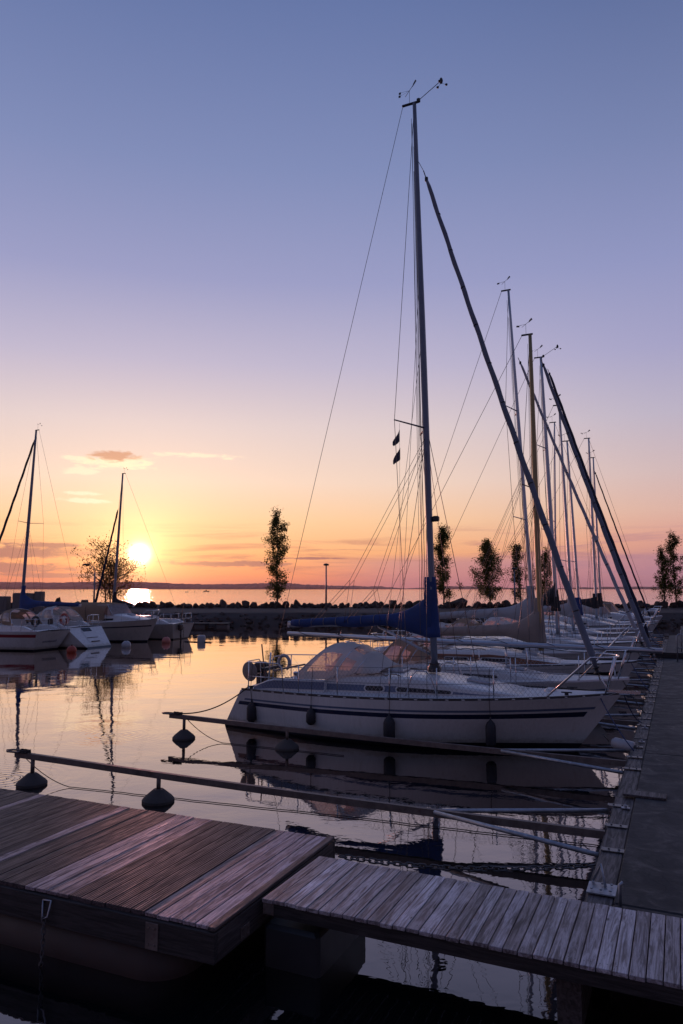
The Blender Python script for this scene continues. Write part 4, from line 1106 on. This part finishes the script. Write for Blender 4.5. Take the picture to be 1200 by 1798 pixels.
MT['net'] = pmat('netting_cord', (.30, .30, .33), .7)

def rigging_extra(bt, fz, halyards=3, lazy=True):
    """lines close to the mast and lazy jacks down to the boom"""
    at = bt.mat_
    for k in range(halyards):
        q = MB(); y = (-.10, .09, -.02)[k % 3]; q.tube([at(.97 - .05 * k) + Vector((-.07, y * .5, 0)), at(.3) + Vector((-.16, y, 0)), at(.02) + Vector((-.14 - .05 * k, y, 0))], .0050, 4); bt.part('halyard', q, 'wire')
    if lazy:
        for sd in (1, -1):
            for (fa, fb, n) in ((.18, .30, 0), (.42, .55, 1)):
                top = at(fz) + Vector((0, sd * .12, 0)); e0 = bt.be.lerp(bt.bm, fa) + Vector((0, sd * .12, .02)); e1 = bt.be.lerp(bt.bm, fb + .12) + Vector((0, sd * .12, .02))
                j = ((e0 + e1) / 2).lerp(top, .24 if n == 0 else .18)
                for pts in ([top, j], [j, e0], [j, e1]): q = MB(); q.tube(pts, .0050, 4); bt.part('lazy_jack', q, 'wire')

# ---------------------------------------------------------------- the main boat
v1 = 15.0; u1 = 5.33
def lx(px, py, v, u0): a, z_ = on_v(px, py, v); return u0 - a, z_
A = Boat('sailing_boat', 'nearest and largest white sailing boat, with navy hull stripe and blue sail cover', 'sailing boat', u1, v1, 8.5, 2.85, (.86, .93, 1.10), ro=.62, oh=.85)
A.bootf = .12
A.hull('gel', [(.62, .715, 'navy', .015, .955), (.755, .80, 'slate', .03, .965)], N=44)
A.deck(-3.25, -1.55)
A.toerail('black', .04)
mx, mz = lx(763, 1166, v1, u1); tx, tz = lx(728, 182, v1, u1)
hx1 = lx(905, 1190, v1, u1)[0]
A.house(-1.65, 2.55, .82, .36, .42, band=('slate', -1.6, 2.1, .22, .72), wins=((-.70, -.30, .28, .68), (-.0, 1.15, .28, .66)), hatch=[(1.55, .5), (-.35, .55)], winmat='glassd')
A.coaming(-3.35, -1.6, .92, .27, 'slate')
A.lifelines(-3.0, 3.1, [-2.05, -1.1, .05, 1.0, 2.05], .62, net=True)
A.pulpit(.66, 1.25); A.pushpit(.62, 1.1)
s_z = (on_v(748, 752, v1)[1] - mz) / (tz - mz)
A.mast(mx, mz, tx, tz, .098, .058, 'darkmast', spr=((s_z, .85),), crane=.32, fore=False, vane=2, sweep=.42, wr=.0062)
fx0, fz0 = lx(1050, 1182, v1, u1); fx1, fz1 = lx(744, 300, v1, u1)
A.furl(fx0, fz0, fx1, fz1, .066, 'furlg', top=A.mat_((fz1 + .25 - mz) / (tz - mz)) + Vector((.05, 0, 0)))
b = MB(); b.tube([(fx0, 0, fz0), (4.05, 0, 1.12)], .014, 6); A.part('stem_fitting', b, 'steel')
bz = on_v(765, 1092, v1)[1]; bx, bze = lx(508, 1096, v1, u1)
A.boom(bz, bx, bze, 'alu', 'bcover', collar=on_v(765, 1013, v1)[1] - bz, body=.16)
rigging_extra(A, s_z - .02)
hx0 = lx(517, 1196, v1 - .7, u1)[0]; hxf = lx(690, 1160, v1, u1)[0]
A.hood(hx0, hxf, .84, A.dz(-2) + .20, .78, zf=A.dz(-1) + .42)
for x_, r_, ln in ((lx(440, 1240, v1 - 1.1, u1)[0], .11, .46), (lx(547, 1260, v1 - 1.35, u1)[0], .10, .36), (lx(684, 1270, v1 - 1.45, u1)[0], .115, .50), (lx(853, 1275, v1 - 1.45, u1)[0], .10, .52)): A.fender(x_, .64 if ln > .4 else .66, r_, ln, zrail=.6)
for x_ in (-1.9, ): 
    A.fender(x_, .6, .11, .5, side=1)
for (f_, dx_) in ((s_z + .17, -.75), (s_z + .30, -.35)):
    for sd in (1, -1):
        q = MB(); q.tube([A.mat_(f_), A.edge(mx + dx_, sd, .1)], .0045, 4, cap=False); A.part('running_line', q, 'wire')
for dy in (.05, -.05):
    q = MB(); q.tube([A.mat_(.96) + Vector((-.06, dy, 0)), A.mat_(.05) + Vector((-.22, dy * 4, 0))], .005, 4, cap=False); A.part('halyard', q, 'wire')
q = MB(); q.tube([A.mat_(s_z + .01), Vector((lx(842, 1185, v1, u1)[0], 0, A.dz(1.7) + .2))], .007, 4, cap=False); A.part('baby_stay', q, 'wire')
# mast light, deck fittings, kicker, legs round the mast
b = MB(); p = A.mat_((on_v(762, 911, v1)[1] - mz) / (tz - mz)); b.box(p + Vector((.15, 0, 0)), (.14, .12, .12), bev=.02); b.tube([p, p + Vector((.1, 0, -.06))], .015, 5); A.part('steaming_light', b, 'black')
q = MB(); a_ = A.bm.lerp(A.be, .36) + Vector((0, 0, -.08)); q.tube([A.mat_(.012) + Vector((-.08, 0, .05)), a_], .028, 8); A.part('boom_vang', q, 'alu')
for xx in (mx + .05,):
    for sd in (1, -1):
        q = MB(); c_ = Vector((xx, sd * 1.02, A.dz(xx, 1.02))); q.tube([c_ + Vector((-.33, 0, 0)), c_ + Vector((-.20, 0, .40)), c_ + Vector((-.1, 0, .50)), c_ + Vector((.1, 0, .50)), c_ + Vector((.20, 0, .40)), c_ + Vector((.33, 0, 0))], .014, 7); A.part('mast_support_hoop', q, 'steel')
q = MB(); q.lathe((mx, 0, mz - .16), [(.14, 0), (.14, .1), (.11, .13), (.11, .17)], 14); A.part('mast_collar_ring', q, 'black')
A.winch(-2.35, .80, A.dz(-2.3) + .2); A.winch(-2.35, -.80, A.dz(-2.3) + .2); A.winch(-.85, -.4, A.dz(-.8) + .38, .05)
q = MB(); q.lathe((2.95, 0, A.dz(2.95) - .01), [(.13, 0), (.12, .04), (.07, .07), (.001, .08)], 14); A.part('deck_vent', q, 'gel')
for xx in (3.3, -3.45):
    for sd in (1, -1):
        q = MB(); y_ = A.edge(xx, sd, .2).y; zc = A.dz(xx, y_); q.tube([(xx - .1, y_, zc + .05), (xx + .1, y_, zc + .05)], .014, 6); q.box((xx, y_, zc + .025), (.07, .03, .05)); A.part('cleat', q, 'black')
# bow roller and anchor plate
q = MB(); q.box((4.28, .0, 1.135), (.62, .10, .018)); q.box((4.28, .05, 1.155), (.62, .006, .05)); q.box((4.28, -.05, 1.155), (.62, .006, .05)); q.lathe((4.52, -.045, 1.14), [(.03, 0), (.02, .045), (.03, .09)], 10, axis=(0, 1, 0)); A.part('bow_roller', q, 'steel')
# stern gear: round buoy bag, outboard bracket, horseshoe, flag stub, boarding plank
q = MB(); c_ = Vector((-3.66, -.62, A.zs(0) + .36)); q.lathe(c_ + Vector((0, -.05, 0)), [(.001, 0), (.19, .01), (.225, .05), (.19, .10), (.001, .11)], 22, axis=Vector((.2, 1, .1)).normalized()); A.part('round_lifebuoy_bag', q, 'tan2')  if 'tan2' in MT else A.part('round_lifebuoy_bag', q, 'tcover')
q = MB(); q.tube([(-3.45 + .15 * math.cos(a), .62, A.zs(0) + .46 + .17 * math.sin(a)) for a in [R(-60 + 300 * k / 16) for k in range(17)]], .042, 8); A.part('horseshoe_buoy', q, 'wfend')
q = MB(); q.box((-3.55, .2, A.zs(0) + .38), (.12, .9, .06), bev=.01); q.box((-3.9, .35, A.zs(0) + .0), (.22, .28, .55), bev=.06); q.box((-3.92, .35, A.zs(0) + .36), (.34, .26, .26), bev=.08); q.tube([(-3.92, .35, A.zs(0)), (-3.95, .35, -.1)], .05, 8); A.part('outboard_motor', q, 'black')
q = MB(); q.tube([(-3.5, -.15, A.zs(0) + .02), (-3.62, -.15, A.zs(0) + .95)], .016, 6); A.part('ensign_staff', q, 'mahog')
q = MB(); q.box((-3.0, .1, A.dz(-3) + .35), (.05, 1.5, .035)); A.part('tiller_bar', q, 'teak')
q = MB(); q.tube([(-3.52, 0, A.zs(0) + .06), (-3.46, 0, A.zs(0) + .75)], .02, 6); A.part('backstay_tensioner', q, 'steel')
# signal flags under the near spreader
fl = A.mat_(s_z) + Vector((-.36, -.70, 0))
q = MB(); q.tube([fl, A.edge(mx - .3, -1, .14)], .003, 4); A.part('flag_halyard', q, 'wire')
for k, zz_ in enumerate((.12, .52)):
    q = MB(); N = 6; hgt = .26; L_ = .17; rws = []
    for i in range(N + 1):
        f = i / N; w_ = .03 * math.sin(f * 5 + k)
        rws.append([fl + Vector((-.0 - L_ * f * .9, w_, -zz_ - .28 * f - .0)), fl + Vector((-.0 - L_ * f * .9, w_, -zz_ - hgt * (1 - .25 * f) - .20 * f + (.05 if i == N else 0)))])
    q.grid(rws); q.grid([[p + Vector((0, .003, 0)) for p in r_] for r_ in rws]); A.part('signal_flag', q, 'navy')
# lines of the main boat
s1 = A.root.matrix_basis @ Vector((-3.45, -1.0, .93)); rope(sag(s1, M(9.6, 12.68, .50), .16, 14), .014, 'drope', 'dark stern line sagging from the main boat to the outer end of its boom')
s1 = A.root.matrix_basis @ Vector((3.85, -.12, 1.10)); rope(sag(s1, M(.80, 13.3, .42), .07, 12), .011, 'brope', 'blue bow line running down from the main boat to the pier edge')
s1 = A.root.matrix_basis @ Vector((4.3, .02, 1.08)); rope(sag(s1, M(.80, 16.1, .42), .1, 12), .011, 'brope', 'blue line from the bow roller of the main boat back to the pier')
t = thing('hanging_fender', 'grey-white cylindrical fender hanging at the pier edge under the bow of the main boat', 'fender', M(1.0, 13.8, .40), ROT)
q = MB(); ax = Vector((1, -.25, -.12)).normalized(); q.lathe(ax * -.20, [(.001, 0), (.06, .01), (.10, .06), (.10, .36), (.09, .39), (.001, .40)], 18, axis=ax); q.build('body', MT['wfend'], t)
q = MB(); q.lathe(ax * .198, [(.001, 0), (.05, .002), (.05, .03), (.001, .034)], 12, axis=ax); q.tube([ax * -.24, ax * -.24 + Vector((-.1, 0, .12))], .01, 5); q.build('end_cap', MT['black'], t)

# ---------------------------------------------------------------- boats behind it along the pier
def pier_boat(i, v, label, L, B, fb, hull='gel', bands=(), mastpx=None, mat='alu', furlpx=None, furlm='furlg', boompx=None, cover='gcover', hoodm='canvas', housek={}, spr=((.5, .7),), vane=1, sprl=.7, u_bow=1.1, r0=.085, hood=True, name='sailing_boat', wr=.0075, collar=None, body=.17, laz=True, net=False, deck='deck'):
    u0 = u_bow + L / 2
    b = Boat(name, label, 'sailing boat', u0, v, L, B, fb, ro=.3 if i % 2 else -.35, oh=.8)
    b.hull(hull, list(bands), N=24)
    b.deck(-L / 2 + .8, -L * .2, mat=deck, N=20); b.toerail('alu' if i % 2 else 'black', holes=(i < 4))
    hk = dict(h=.38, front=.5, wins=((-L * .12, -L * .02, .3, .68), (L * .01, L * .12, .3, .68)), hatch=(L * .16, .45)); hk.update(housek)
    b.house(-L * .2, L * .27, B * .29, **hk)
    b.coaming(-L / 2 + .7, -L * .195, B * .31, .24)
    b.lifelines(-L * .34, L * .36, [-L * .34, -L * .17, 0, L * .17, L * .36], .6, net=net); b.pulpit(.62, 1.1); b.pushpit(.6, .8)
    if mastpx:
        (p0, q0, p1, q1) = mastpx; x0, z0 = lx(p0, q0, v, u0); x1, z1 = lx(p1, q1, v, u0)
        zb = b.dz(x0) + .3; f = (zb - z0) / (z1 - z0); x0 = x0 + (x1 - x0) * f
        b.mast(x0, zb, x1, z1, r0, r0 * .62, mat, spr=spr, crane=.28, fore=(False if furlpx else None), vane=vane, sweep=.25, wr=wr)
        if furlpx:
            a0 = lx(furlpx[0], furlpx[1], v, u0); a1 = lx(furlpx[2], furlpx[3], v, u0)
            k = (b.zs(1) + .15 - a0[1]) / (a1[1] - a0[1]); a0 = (a0[0] + (a1[0] - a0[0]) * k, b.zs(1) + .15)
            b.furl(a0[0], a0[1], a1[0], a1[1], furlpx[4] if len(furlpx) > 4 else .07, furlm)
        if boompx:
            bm, zz_ = lx(boompx[0], boompx[1], v, u0); be, ze = lx(boompx[2], boompx[3], v, u0)
            b.boom(zz_, be, ze, mat, cover, collar=collar or .8, body=body, ties=6)
            if laz: rigging_extra(b, .45, 2, laz)
    if hood: b.hood(-L * .30, -L * .12, B * .27, b.dz(-L * .2) + .2, .72, hoodm, zf=b.dz(0) + .40)
    return b
b2 = pier_boat(1, 18.45, 'low white sailing boat carrying its lowered mast lengthwise, directly behind the main boat', 7.8, 2.6, (.80, .86, 1.0), 'gel', ((.7, .8, 'slate', .02, .95),), None, hood=True, hoodm='tan', housek=dict(h=.34))
u0 = b2.u0; xa_, za_ = lx(506, 1112, 18.45, u0); xb_, zb_ = lx(1164, 1143, 18.45, u0)
b = MB(); b.tube([(xa_, 0, za_), ((xa_ + xb_) / 2, 0, (za_ + zb_) / 2 - .02), (xb_, 0, zb_)], [.075, .085, .085], 12, flat=.75); lm = b2.part('lowered_mast', b, 'alu')
b = MB(); rr = random.Random(2); b.tube([Vector((xa_ + (xb_ - xa_) * k / 60, .085 * math.cos(k * .9), za_ + (zb_ - za_) * k / 60 + .075 * math.sin(k * .9))) for k in range(2, 60)], .007, 4); b.tube([Vector((xa_ + (xb_ - xa_) * k / 30, -.06, za_ + (zb_ - za_) * k / 30 - .09 - .03 * math.sin(k * 1.1))) for k in range(2, 29)], .008, 4); b2.part('lashed_line', b, 'drope', lm)
b = MB(); cx_ = lx(577, 1117, 18.45, u0)[0]; b.tube([(max(cx_, -3.6), 0, .85), (cx_ * .2 + max(cx_, -3.6) * .8, 0, za_ - .08)], .035, 6); b.tube([(max(cx_, -3.6), -.13, za_ + .12), (max(cx_, -3.6), 0, za_ - .1), (max(cx_, -3.6), .13, za_ + .12)], .02, 6); b2.part('mast_crutch', b, 'black', lm)
b = MB(); b.tube([(1.0, 0, 1.2), (1.0, 0, (za_ + zb_) / 2 - .09)], .03, 6); b2.part('mast_prop', b, 'steel', lm)
b = MB(); b.tube([(3.55, 0, 1.0), (3.55, 0, zb_ - .06)], .022, 6); b2.part('mast_prop', b, 'steel', lm)

b3 = pier_boat(2, 21.9, 'sailing boat with gold mast, taupe sail cover and mahogany cabin sides', 8.6, 2.8, (.85, .9, 1.08), 'gel', ((.68, .78, 'boot', .02, .96),), (950, 1125, 931, 588), 'gold', (1112, 1062, 951, 632, .066), 'furlg',
               (948, 1113, 745, 1112), 'tcover', 'canvas', dict(h=.40, side='mahog', wins=((-1.0, -.3, .3, .68), (.1, .9, .3, .68))), ((.50, .8),), 1, collar=1.05, body=.24, r0=.115)
b4 = pier_boat(3, 25.3, 'white sailing boat with tall slim mast and pale grey sail cover', 9.4, 3.0, (.9, .98, 1.15), 'gel', ((.7, .8, 'navy', .02, .96),), (935, 1060, 893, 510), 'alu', (1097, 1060, 910, 628, .060), 'furlw',
               (934, 1078, 762, 1083), 'gcover', 'canvas', dict(h=.42), ((.33, .9), (.64, .8)), 1, collar=.95, body=.21, r0=.09)
b5 = pier_boat(4, 28.7, 'sailing boat with navy furled headsail and short black sail cover bundle', 9.4, 3.0, (.92, 1.0, 1.18), 'gel', ((.5, .8, 'slate', .02, .97),), (977, 1060, 950, 628), 'alu', (1118, 1062, 962, 648, .068), 'furln',
               (976, 1058, 950, 1062), 'kcover', 'tan', dict(h=.44), ((.36, .8), (.66, .7)), 2, collar=.5, body=.5, r0=.11)
b6 = pier_boat(5, 32.1, 'white sailing boat with slim grey mast, sixth along the pier', 8.8, 2.9, (.9, .95, 1.1), 'gel', ((.65, .8, 'red', .02, .96),), (1004, 1060, 982, 712), 'alu', None, 'furlg',
               (1003, 1070, 880, 1074), 'gcover', 'canvas', dict(h=.42), ((.30, .8),), 1, collar=.5, body=.14, laz=False)
b7 = pier_boat(6, 35.5, 'white sailing boat with single spreader mast, seventh along the pier', 8.8, 2.9, (.9, .98, 1.15), 'gel', ((.6, .78, 'navy', .02, .96),), (1017, 1060, 996, 775), 'alu', None, 'furlg',
               (1016, 1068, 900, 1072), 'bcover', 'canvas', dict(h=.44), ((.34, .8),), 1, collar=.5, body=.14, laz=False)
b8 = pier_boat(7, 38.9, 'white sailing boat with the thinnest mast of the middle group', 9.2, 3.0, (.9, .98, 1.15), 'gel', ((.7, .8, 'boot', .02, .96),), (976, 1060, 974, 742), 'alu', None, 'furlg',
               None, 'gcover', 'canvas', dict(h=.46), ((.5, .8),), 1, r0=.07, u_bow=2.0)
b9 = pier_boat(8, 42.3, 'boat with broad navy hull band and the taller of the two masts standing apart', 9.2, 3.0, (.95, 1.05, 1.25), 'gel', ((.2, .8, 'navy', .02, .96),), (1047, 1060, 1034, 770), 'alu', None, 'furlg',
               (1046, 1058, 960, 1062), 'kcover', 'canvas', dict(h=.5), ((.5, .8),), 1, collar=.5, body=.15, r0=.1, laz=False)
b10 = pier_boat(9, 45.7, 'sailing boat with the shorter of the two masts standing apart on the right', 8.8, 2.9, (.95, 1.05, 1.25), 'gel', ((.7, .8, 'navy', .02, .96),), (1055, 1060, 1042, 804), 'alu', (1118, 1020, 1044, 826, .05), 'furln',
               (1054, 1056, 950, 1059), 'kcover', 'tan', dict(h=.5), ((.5, .8),), 1, collar=.5, body=.15, r0=.09, laz=False)
def cruiser(v, label, L, B, fb, loc=None, rot=ROT, u_bow=1.2, canopy='canvas', bands=(), group=BOATG, hullm='gel'):
    b = Boat('motor_cruiser', label, 'motor boat', u_bow + L / 2, v, L, B, fb, rot=rot, ro=-.12, oh=.75, full=.9, group=group, loc=loc)
    b.hull(hullm, list(bands), N=22); b.deck(N=18)
    b.house(-L * .05, L * .40, B * .36, .42, .45, wins=((L * .06, L * .16, .3, .7),), hatch=(L * .24, .4), name='foredeck_cabin', k=.72, rails=False)
    q = MB(); xw = L * .08; w_ = B * .36; zb = b.dz(0) + .38; rws = [[(xw + .55, y * w_ * .85, zb) for y in (-1, -.5, .5, 1)], [(xw + .05, y * w_ * .78, zb + .62) for y in (-1, -.5, .5, 1)]]
    q.grid(rws, smooth=False); q.grid([[(xw + .5, w_ * .87, zb), (xw - .6, w_ * 1.0, zb)], [(xw, w_ * .8, zb + .62), (xw - .6, w_ * .9, zb + .62)]], smooth=False); q.grid([[(xw + .5, -w_ * .87, zb), (xw - .6, -w_ * 1.0, zb)], [(xw, -w_ * .8, zb + .62), (xw - .6, -w_ * .9, zb + .62)]], smooth=False)
    b.part('windscreen', q, 'clear')
    q = MB(); q.tube([(xw + .55, -w_ * .86, zb), (xw + .05, -w_ * .79, zb + .63), (xw + .05, w_ * .79, zb + .63), (xw + .55, w_ * .86, zb)], .02, 6); b.part('windscreen_frame', q, 'alu')
    q = MB(); n = 12; rows = []
    for (x_, hgt) in ((xw + .08, .66), (xw - .5, .74), (-L * .30, .74), (-L * .42, .55), (-L * .46, -.25)):
        rows.append([(x_, w_ * 1.06 * math.copysign(abs(math.cos(a)) ** .5, math.cos(a)), (zb - .28) + (hgt + .28) * abs(math.sin(a)) ** .5) for a in [math.pi * j / n for j in range(n + 1)]])
    q.grid(rows); b.part('canopy', q, canopy)
    q = MB()
    for sd in (1, -1): q.tube([(-L * .10, sd * w_ * 1.075, zb + .5), (-L * .10, sd * w_ * 1.075, zb - .2)], .012, 4)
    b.part('canopy_seam', q, 'black')
    b.lifelines(L * .05, L * .38, [L * .12, L * .25, L * .38], .45, wires=(1.,)); b.pulpit(.45, 1.0)
    return b
cruiser(49.2, 'white motor cruiser with pale canopy near the far end of the pier', 7.8, 2.8, (1.0, 1.1, 1.35), bands=((.55, .85, 'navy', .0, .98),))
cruiser(52.5, 'motor cruiser with tan canopy, last but one along the pier', 7.2, 2.7, (1.0, 1.1, 1.3), canopy='tan')
pier_boat(11, 55.9, 'white sailing boat with red stripe, last along the pier', 8.2, 2.8, (.95, 1.0, 1.2), 'gel', ((.7, .82, 'red', .02, .96),), None, housek=dict(h=.48))

# bow lines of the row
ords2 = ['second', 'third', 'fourth', 'fifth', 'sixth', 'seventh', 'eighth', 'ninth', 'tenth']
for i, bt in enumerate((b2, b3, b4, b5, b6, b7, b8, b9, b10)):
    p = bt.root.matrix_basis @ Vector((bt.L / 2 - .2, -.05, bt.zs(1) + .02))
    rope(sag(p, M(.80, bt.v0 - 1.0, .42), .06, 8), .012, 'brope' if i % 2 else 'drope', 'bow line of the %s boat along the pier, tied to the pier edge' % ords2[i])

# ---------------------------------------------------------------- boats on the left, sterns towards the right
LG = 'boats moored at the left edge'
RL = ROT + math.pi
def left_boat(px, py, label, L, B, fb, bands=(), ro=.4, mastpx=None, mastv=None, house={}, hullm='gel', hoodm='canvas', cover='bcover', boompx=None, furlpx=None, spr=((.5, .7),), full=.72, collar=.9, matm='darkmast', hood=True):
    st = on_z(px, py, 0); d = -UX; c = st + d * (L / 2); v = c.dot(VY); u = -c.dot(UX)
    b = Boat('sailing_boat', label, 'sailing boat', u, v, L, B, fb, rot=RL, ro=ro, oh=.8, group=LG, full=full)
    b.root.location = (c.x, c.y, 0)
    b.hull(hullm, list(bands), N=28); b.deck(-L / 2 + .7 + max(ro, 0), -L * .16, N=20); b.toerail('alu', holes=False)
    hk = dict(h=.42, front=.5, wins=((-L * .10, 0, .3, .7), (L * .03, L * .14, .3, .7))); hk.update(house); b.house(-L * .17, L * .28, B * .3, **hk)
    b.coaming(-L / 2 + .6 + max(0, ro), -L * .165, B * .32, .28)
    b.lifelines(-L * .33, L * .36, [-L * .33, -L * .16, 0, L * .17, L * .36], .6); b.pulpit(); b.pushpit(.62, .9)
    lx2 = lambda px_, py_: ((lambda r_: (r_[0] - u, r_[1]))(on_v(px_, py_, v)))
    if mastpx:
        x0, z0 = lx2(mastpx[0], mastpx[1]); x1, z1 = lx2(mastpx[2], mastpx[3]); zb = b.dz(x0) + .3; f = (zb - z0) / (z1 - z0); x0 += (x1 - x0) * f
        b.mast(x0, zb, x1, z1, .10, .06, matm, spr=spr, crane=.25, fore=False if furlpx else None, vane=1, sweep=.2, wr=.008)
        if furlpx:
            a0 = lx2(furlpx[0], furlpx[1]); a1 = lx2(furlpx[2], furlpx[3]); k = (b.zs(1) + .15 - a0[1]) / (a1[1] - a0[1]); xx = a0[0] + (a1[0] - a0[0]) * k
            b.furl(min(xx, b.L / 2 - .1), b.zs(1) + .15, a1[0], a1[1], .08, 'furln')
        if boompx: b.boom(lx2(boompx[0], boompx[1])[1], *lx2(boompx[2], boompx[3]), 'alu', cover, collar=collar, body=.20, ties=5)
    if hood: b.hood(-L * .30, -L * .10, B * .30, b.dz(-L * .2) + .22, .85, hoodm, zf=b.dz(0) + .42)
    return b, lx2
l1, f1 = left_boat(94, 1142, 'white sailing boat with dark red stripe at the left edge, cut off by the frame', 9.0, 3.1, (.98, .98, 1.2), ((.70, .86, 'red', 0, .98),), ro=-.55, hoodm='tan', house=dict(h=.48))
l1.bootf = .07
l2, f2 = left_boat(176, 1137, 'white sailing boat with open sloping stern steps and blue sail cover, among the left boats', 10.6, 3.2, (1.05, 1.1, 1.35), (), ro=1.15, full=.80,
                   mastpx=(37, 1080, 64, 756), boompx=(38, 1062, 142, 1063), cover='bcover', furlpx=(-30, 1030, 63, 768), spr=((.50, .9),), house=dict(h=.5), collar=1.1)
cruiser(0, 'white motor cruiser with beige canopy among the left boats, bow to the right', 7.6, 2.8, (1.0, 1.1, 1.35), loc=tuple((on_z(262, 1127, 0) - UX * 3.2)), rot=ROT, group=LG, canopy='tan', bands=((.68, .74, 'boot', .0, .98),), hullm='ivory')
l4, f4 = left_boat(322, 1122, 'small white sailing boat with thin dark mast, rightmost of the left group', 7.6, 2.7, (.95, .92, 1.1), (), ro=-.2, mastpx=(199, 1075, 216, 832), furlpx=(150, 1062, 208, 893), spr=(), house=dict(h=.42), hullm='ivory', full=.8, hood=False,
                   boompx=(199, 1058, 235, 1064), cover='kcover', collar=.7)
# stern steps, lifebuoys, ladder and other stern gear
q = MB(); t0 = lambda f, y, o=.02: Vector((l2.xs(f) - o, y, f * l2.zs(0)))
q.grid([[t0(.28, -.42), t0(.28, .42)], [t0(.86, -.42), t0(.86, .42)]], smooth=False)
l2.part('stern_recess', q, 'canvas2') if 'canvas2' in MT else l2.part('stern_recess', q, 'deck')
q = MB(); q.face([t0(.80, -.30, .035), t0(.80, .34, .035), t0(.97, .34, .035), t0(.97, -.30, .035)]); l2.part('stern_locker_window', q, 'glassd')
q = MB(); q.tube([t0(.32, -.3, .05), t0(.32, .3, .05)], .025, 6); q.tube([t0(.5, -.38, .04), t0(.5, .38, .04)], .015, 6); l2.part('step_edge', q, 'black')
def ring(bt, x, y, z_, r_, mat, nm='lifebuoy', ax='x'):
    q = MB(); q.tube([(x + (math.cos(a) * r_ if ax == 'y' else 0), y + (math.cos(a) * r_ if ax == 'x' else 0), z_ + math.sin(a) * r_) for a in [2 * math.pi * k / 20 for k in range(20)]], r_ * .27, 8, closed=True); bt.part(nm, q, mat)
ring(l2, -3.75, 1.05, l2.zs(0) + .45, .26, 'orange', ax='y'); ring(l1, -4.05, .8, l1.zs(0) + .5, .22, 'black', 'lifebuoy', 'x')
q = MB(); q.box((-4.0, -.2, l1.zs(0) + .45), (.10, .3, .3), bev=.04); l1.part('stern_box', q, 'black')
# lettering on the two sterns is too small to read in the photograph: a dark blue script-like line stands there
def script(bt, y0, y1, f, seed, fr=1):
    q = MB(); rr = random.Random(seed); pts = []
    for k in range(60):
        s_ = k / 59; y = y0 + (y1 - y0) * s_ + .018 * math.sin(k * 1.55); zf = f + .045 * math.sin(k * 1.25 + rr.uniform(-.4, .4)) * (1.5 if k in (0, 1, 2, 30, 31) else 1)
        pts.append(Vector((bt.xs(zf) - .012, y, zf * bt.zs(0))))
    q.tube(pts, .007, 4); bt.part('stern_name', q, 'blue')
script(l1, -.45, .45, .45, 1)
for bt in (l1, l2, l4):
    p = bt.fender(-bt.L * .2, .62, .11, .5, side=1)
q = MB(); q.tube([(-3.75, .25, .1), (-3.75, .25, 1.25), (-3.75, -.1, 1.25), (-3.75, -.1, .1)], .014, 6)
for k in range(4): q.tube([(-3.75, .25, .25 + .22 * k), (-3.75, -.1, .25 + .22 * k)], .012, 5)
l4.part('stern_ladder', q, 'steel')
q = MB(); q.box((-3.95, .5, .75), (.25, .3, .4), bev=.06); q.tube([(-4.0, .5, .6), (-4.0, .5, -.1)], .045, 6); l4.part('outboard_motor', q, 'black')
q = MB(); q.tube([(-3.4, -.2, l4.zs(0)), (-3.65, -.2, l4.zs(0) + 1.3)], .016, 5); l4.part('ensign_staff', q, 'mahog')
# long low dock the left boats lie against
t = thing('left_dock', 'low dark dock behind the left boats, at the foot of the breakwater', 'dock', tuple(on_z(-30, 1099, 0)), ROT)
MB().box((-3, 0, .35), (16, 1.5, .14)).build('deck', MT['beamx'], t); MB().box((-3, 0, .1), (15, 1.2, .38)).build('float', MT['block'], t)

# ================================================================= haze
hz = bpy.data.materials.new('evening_haze'); hz.use_nodes = True; t_ = NT(hz.node_tree)
pv = t_.add('ShaderNodeVolumePrincipled', {'Color': (.86, .60, .62, 1), 'Density': 0.00005, 'Anisotropy': .55})
t_.add('ShaderNodeOutputMaterial', {'Volume': pv.outputs[0]})
b = MB(); b.box((300, 4700, 44), (18000, 10600, 90.6)); o = b.build('haze', hz); o['kind'] = 'stuff'; tag(o, 'thin warm evening haze over the lake', 'haze')
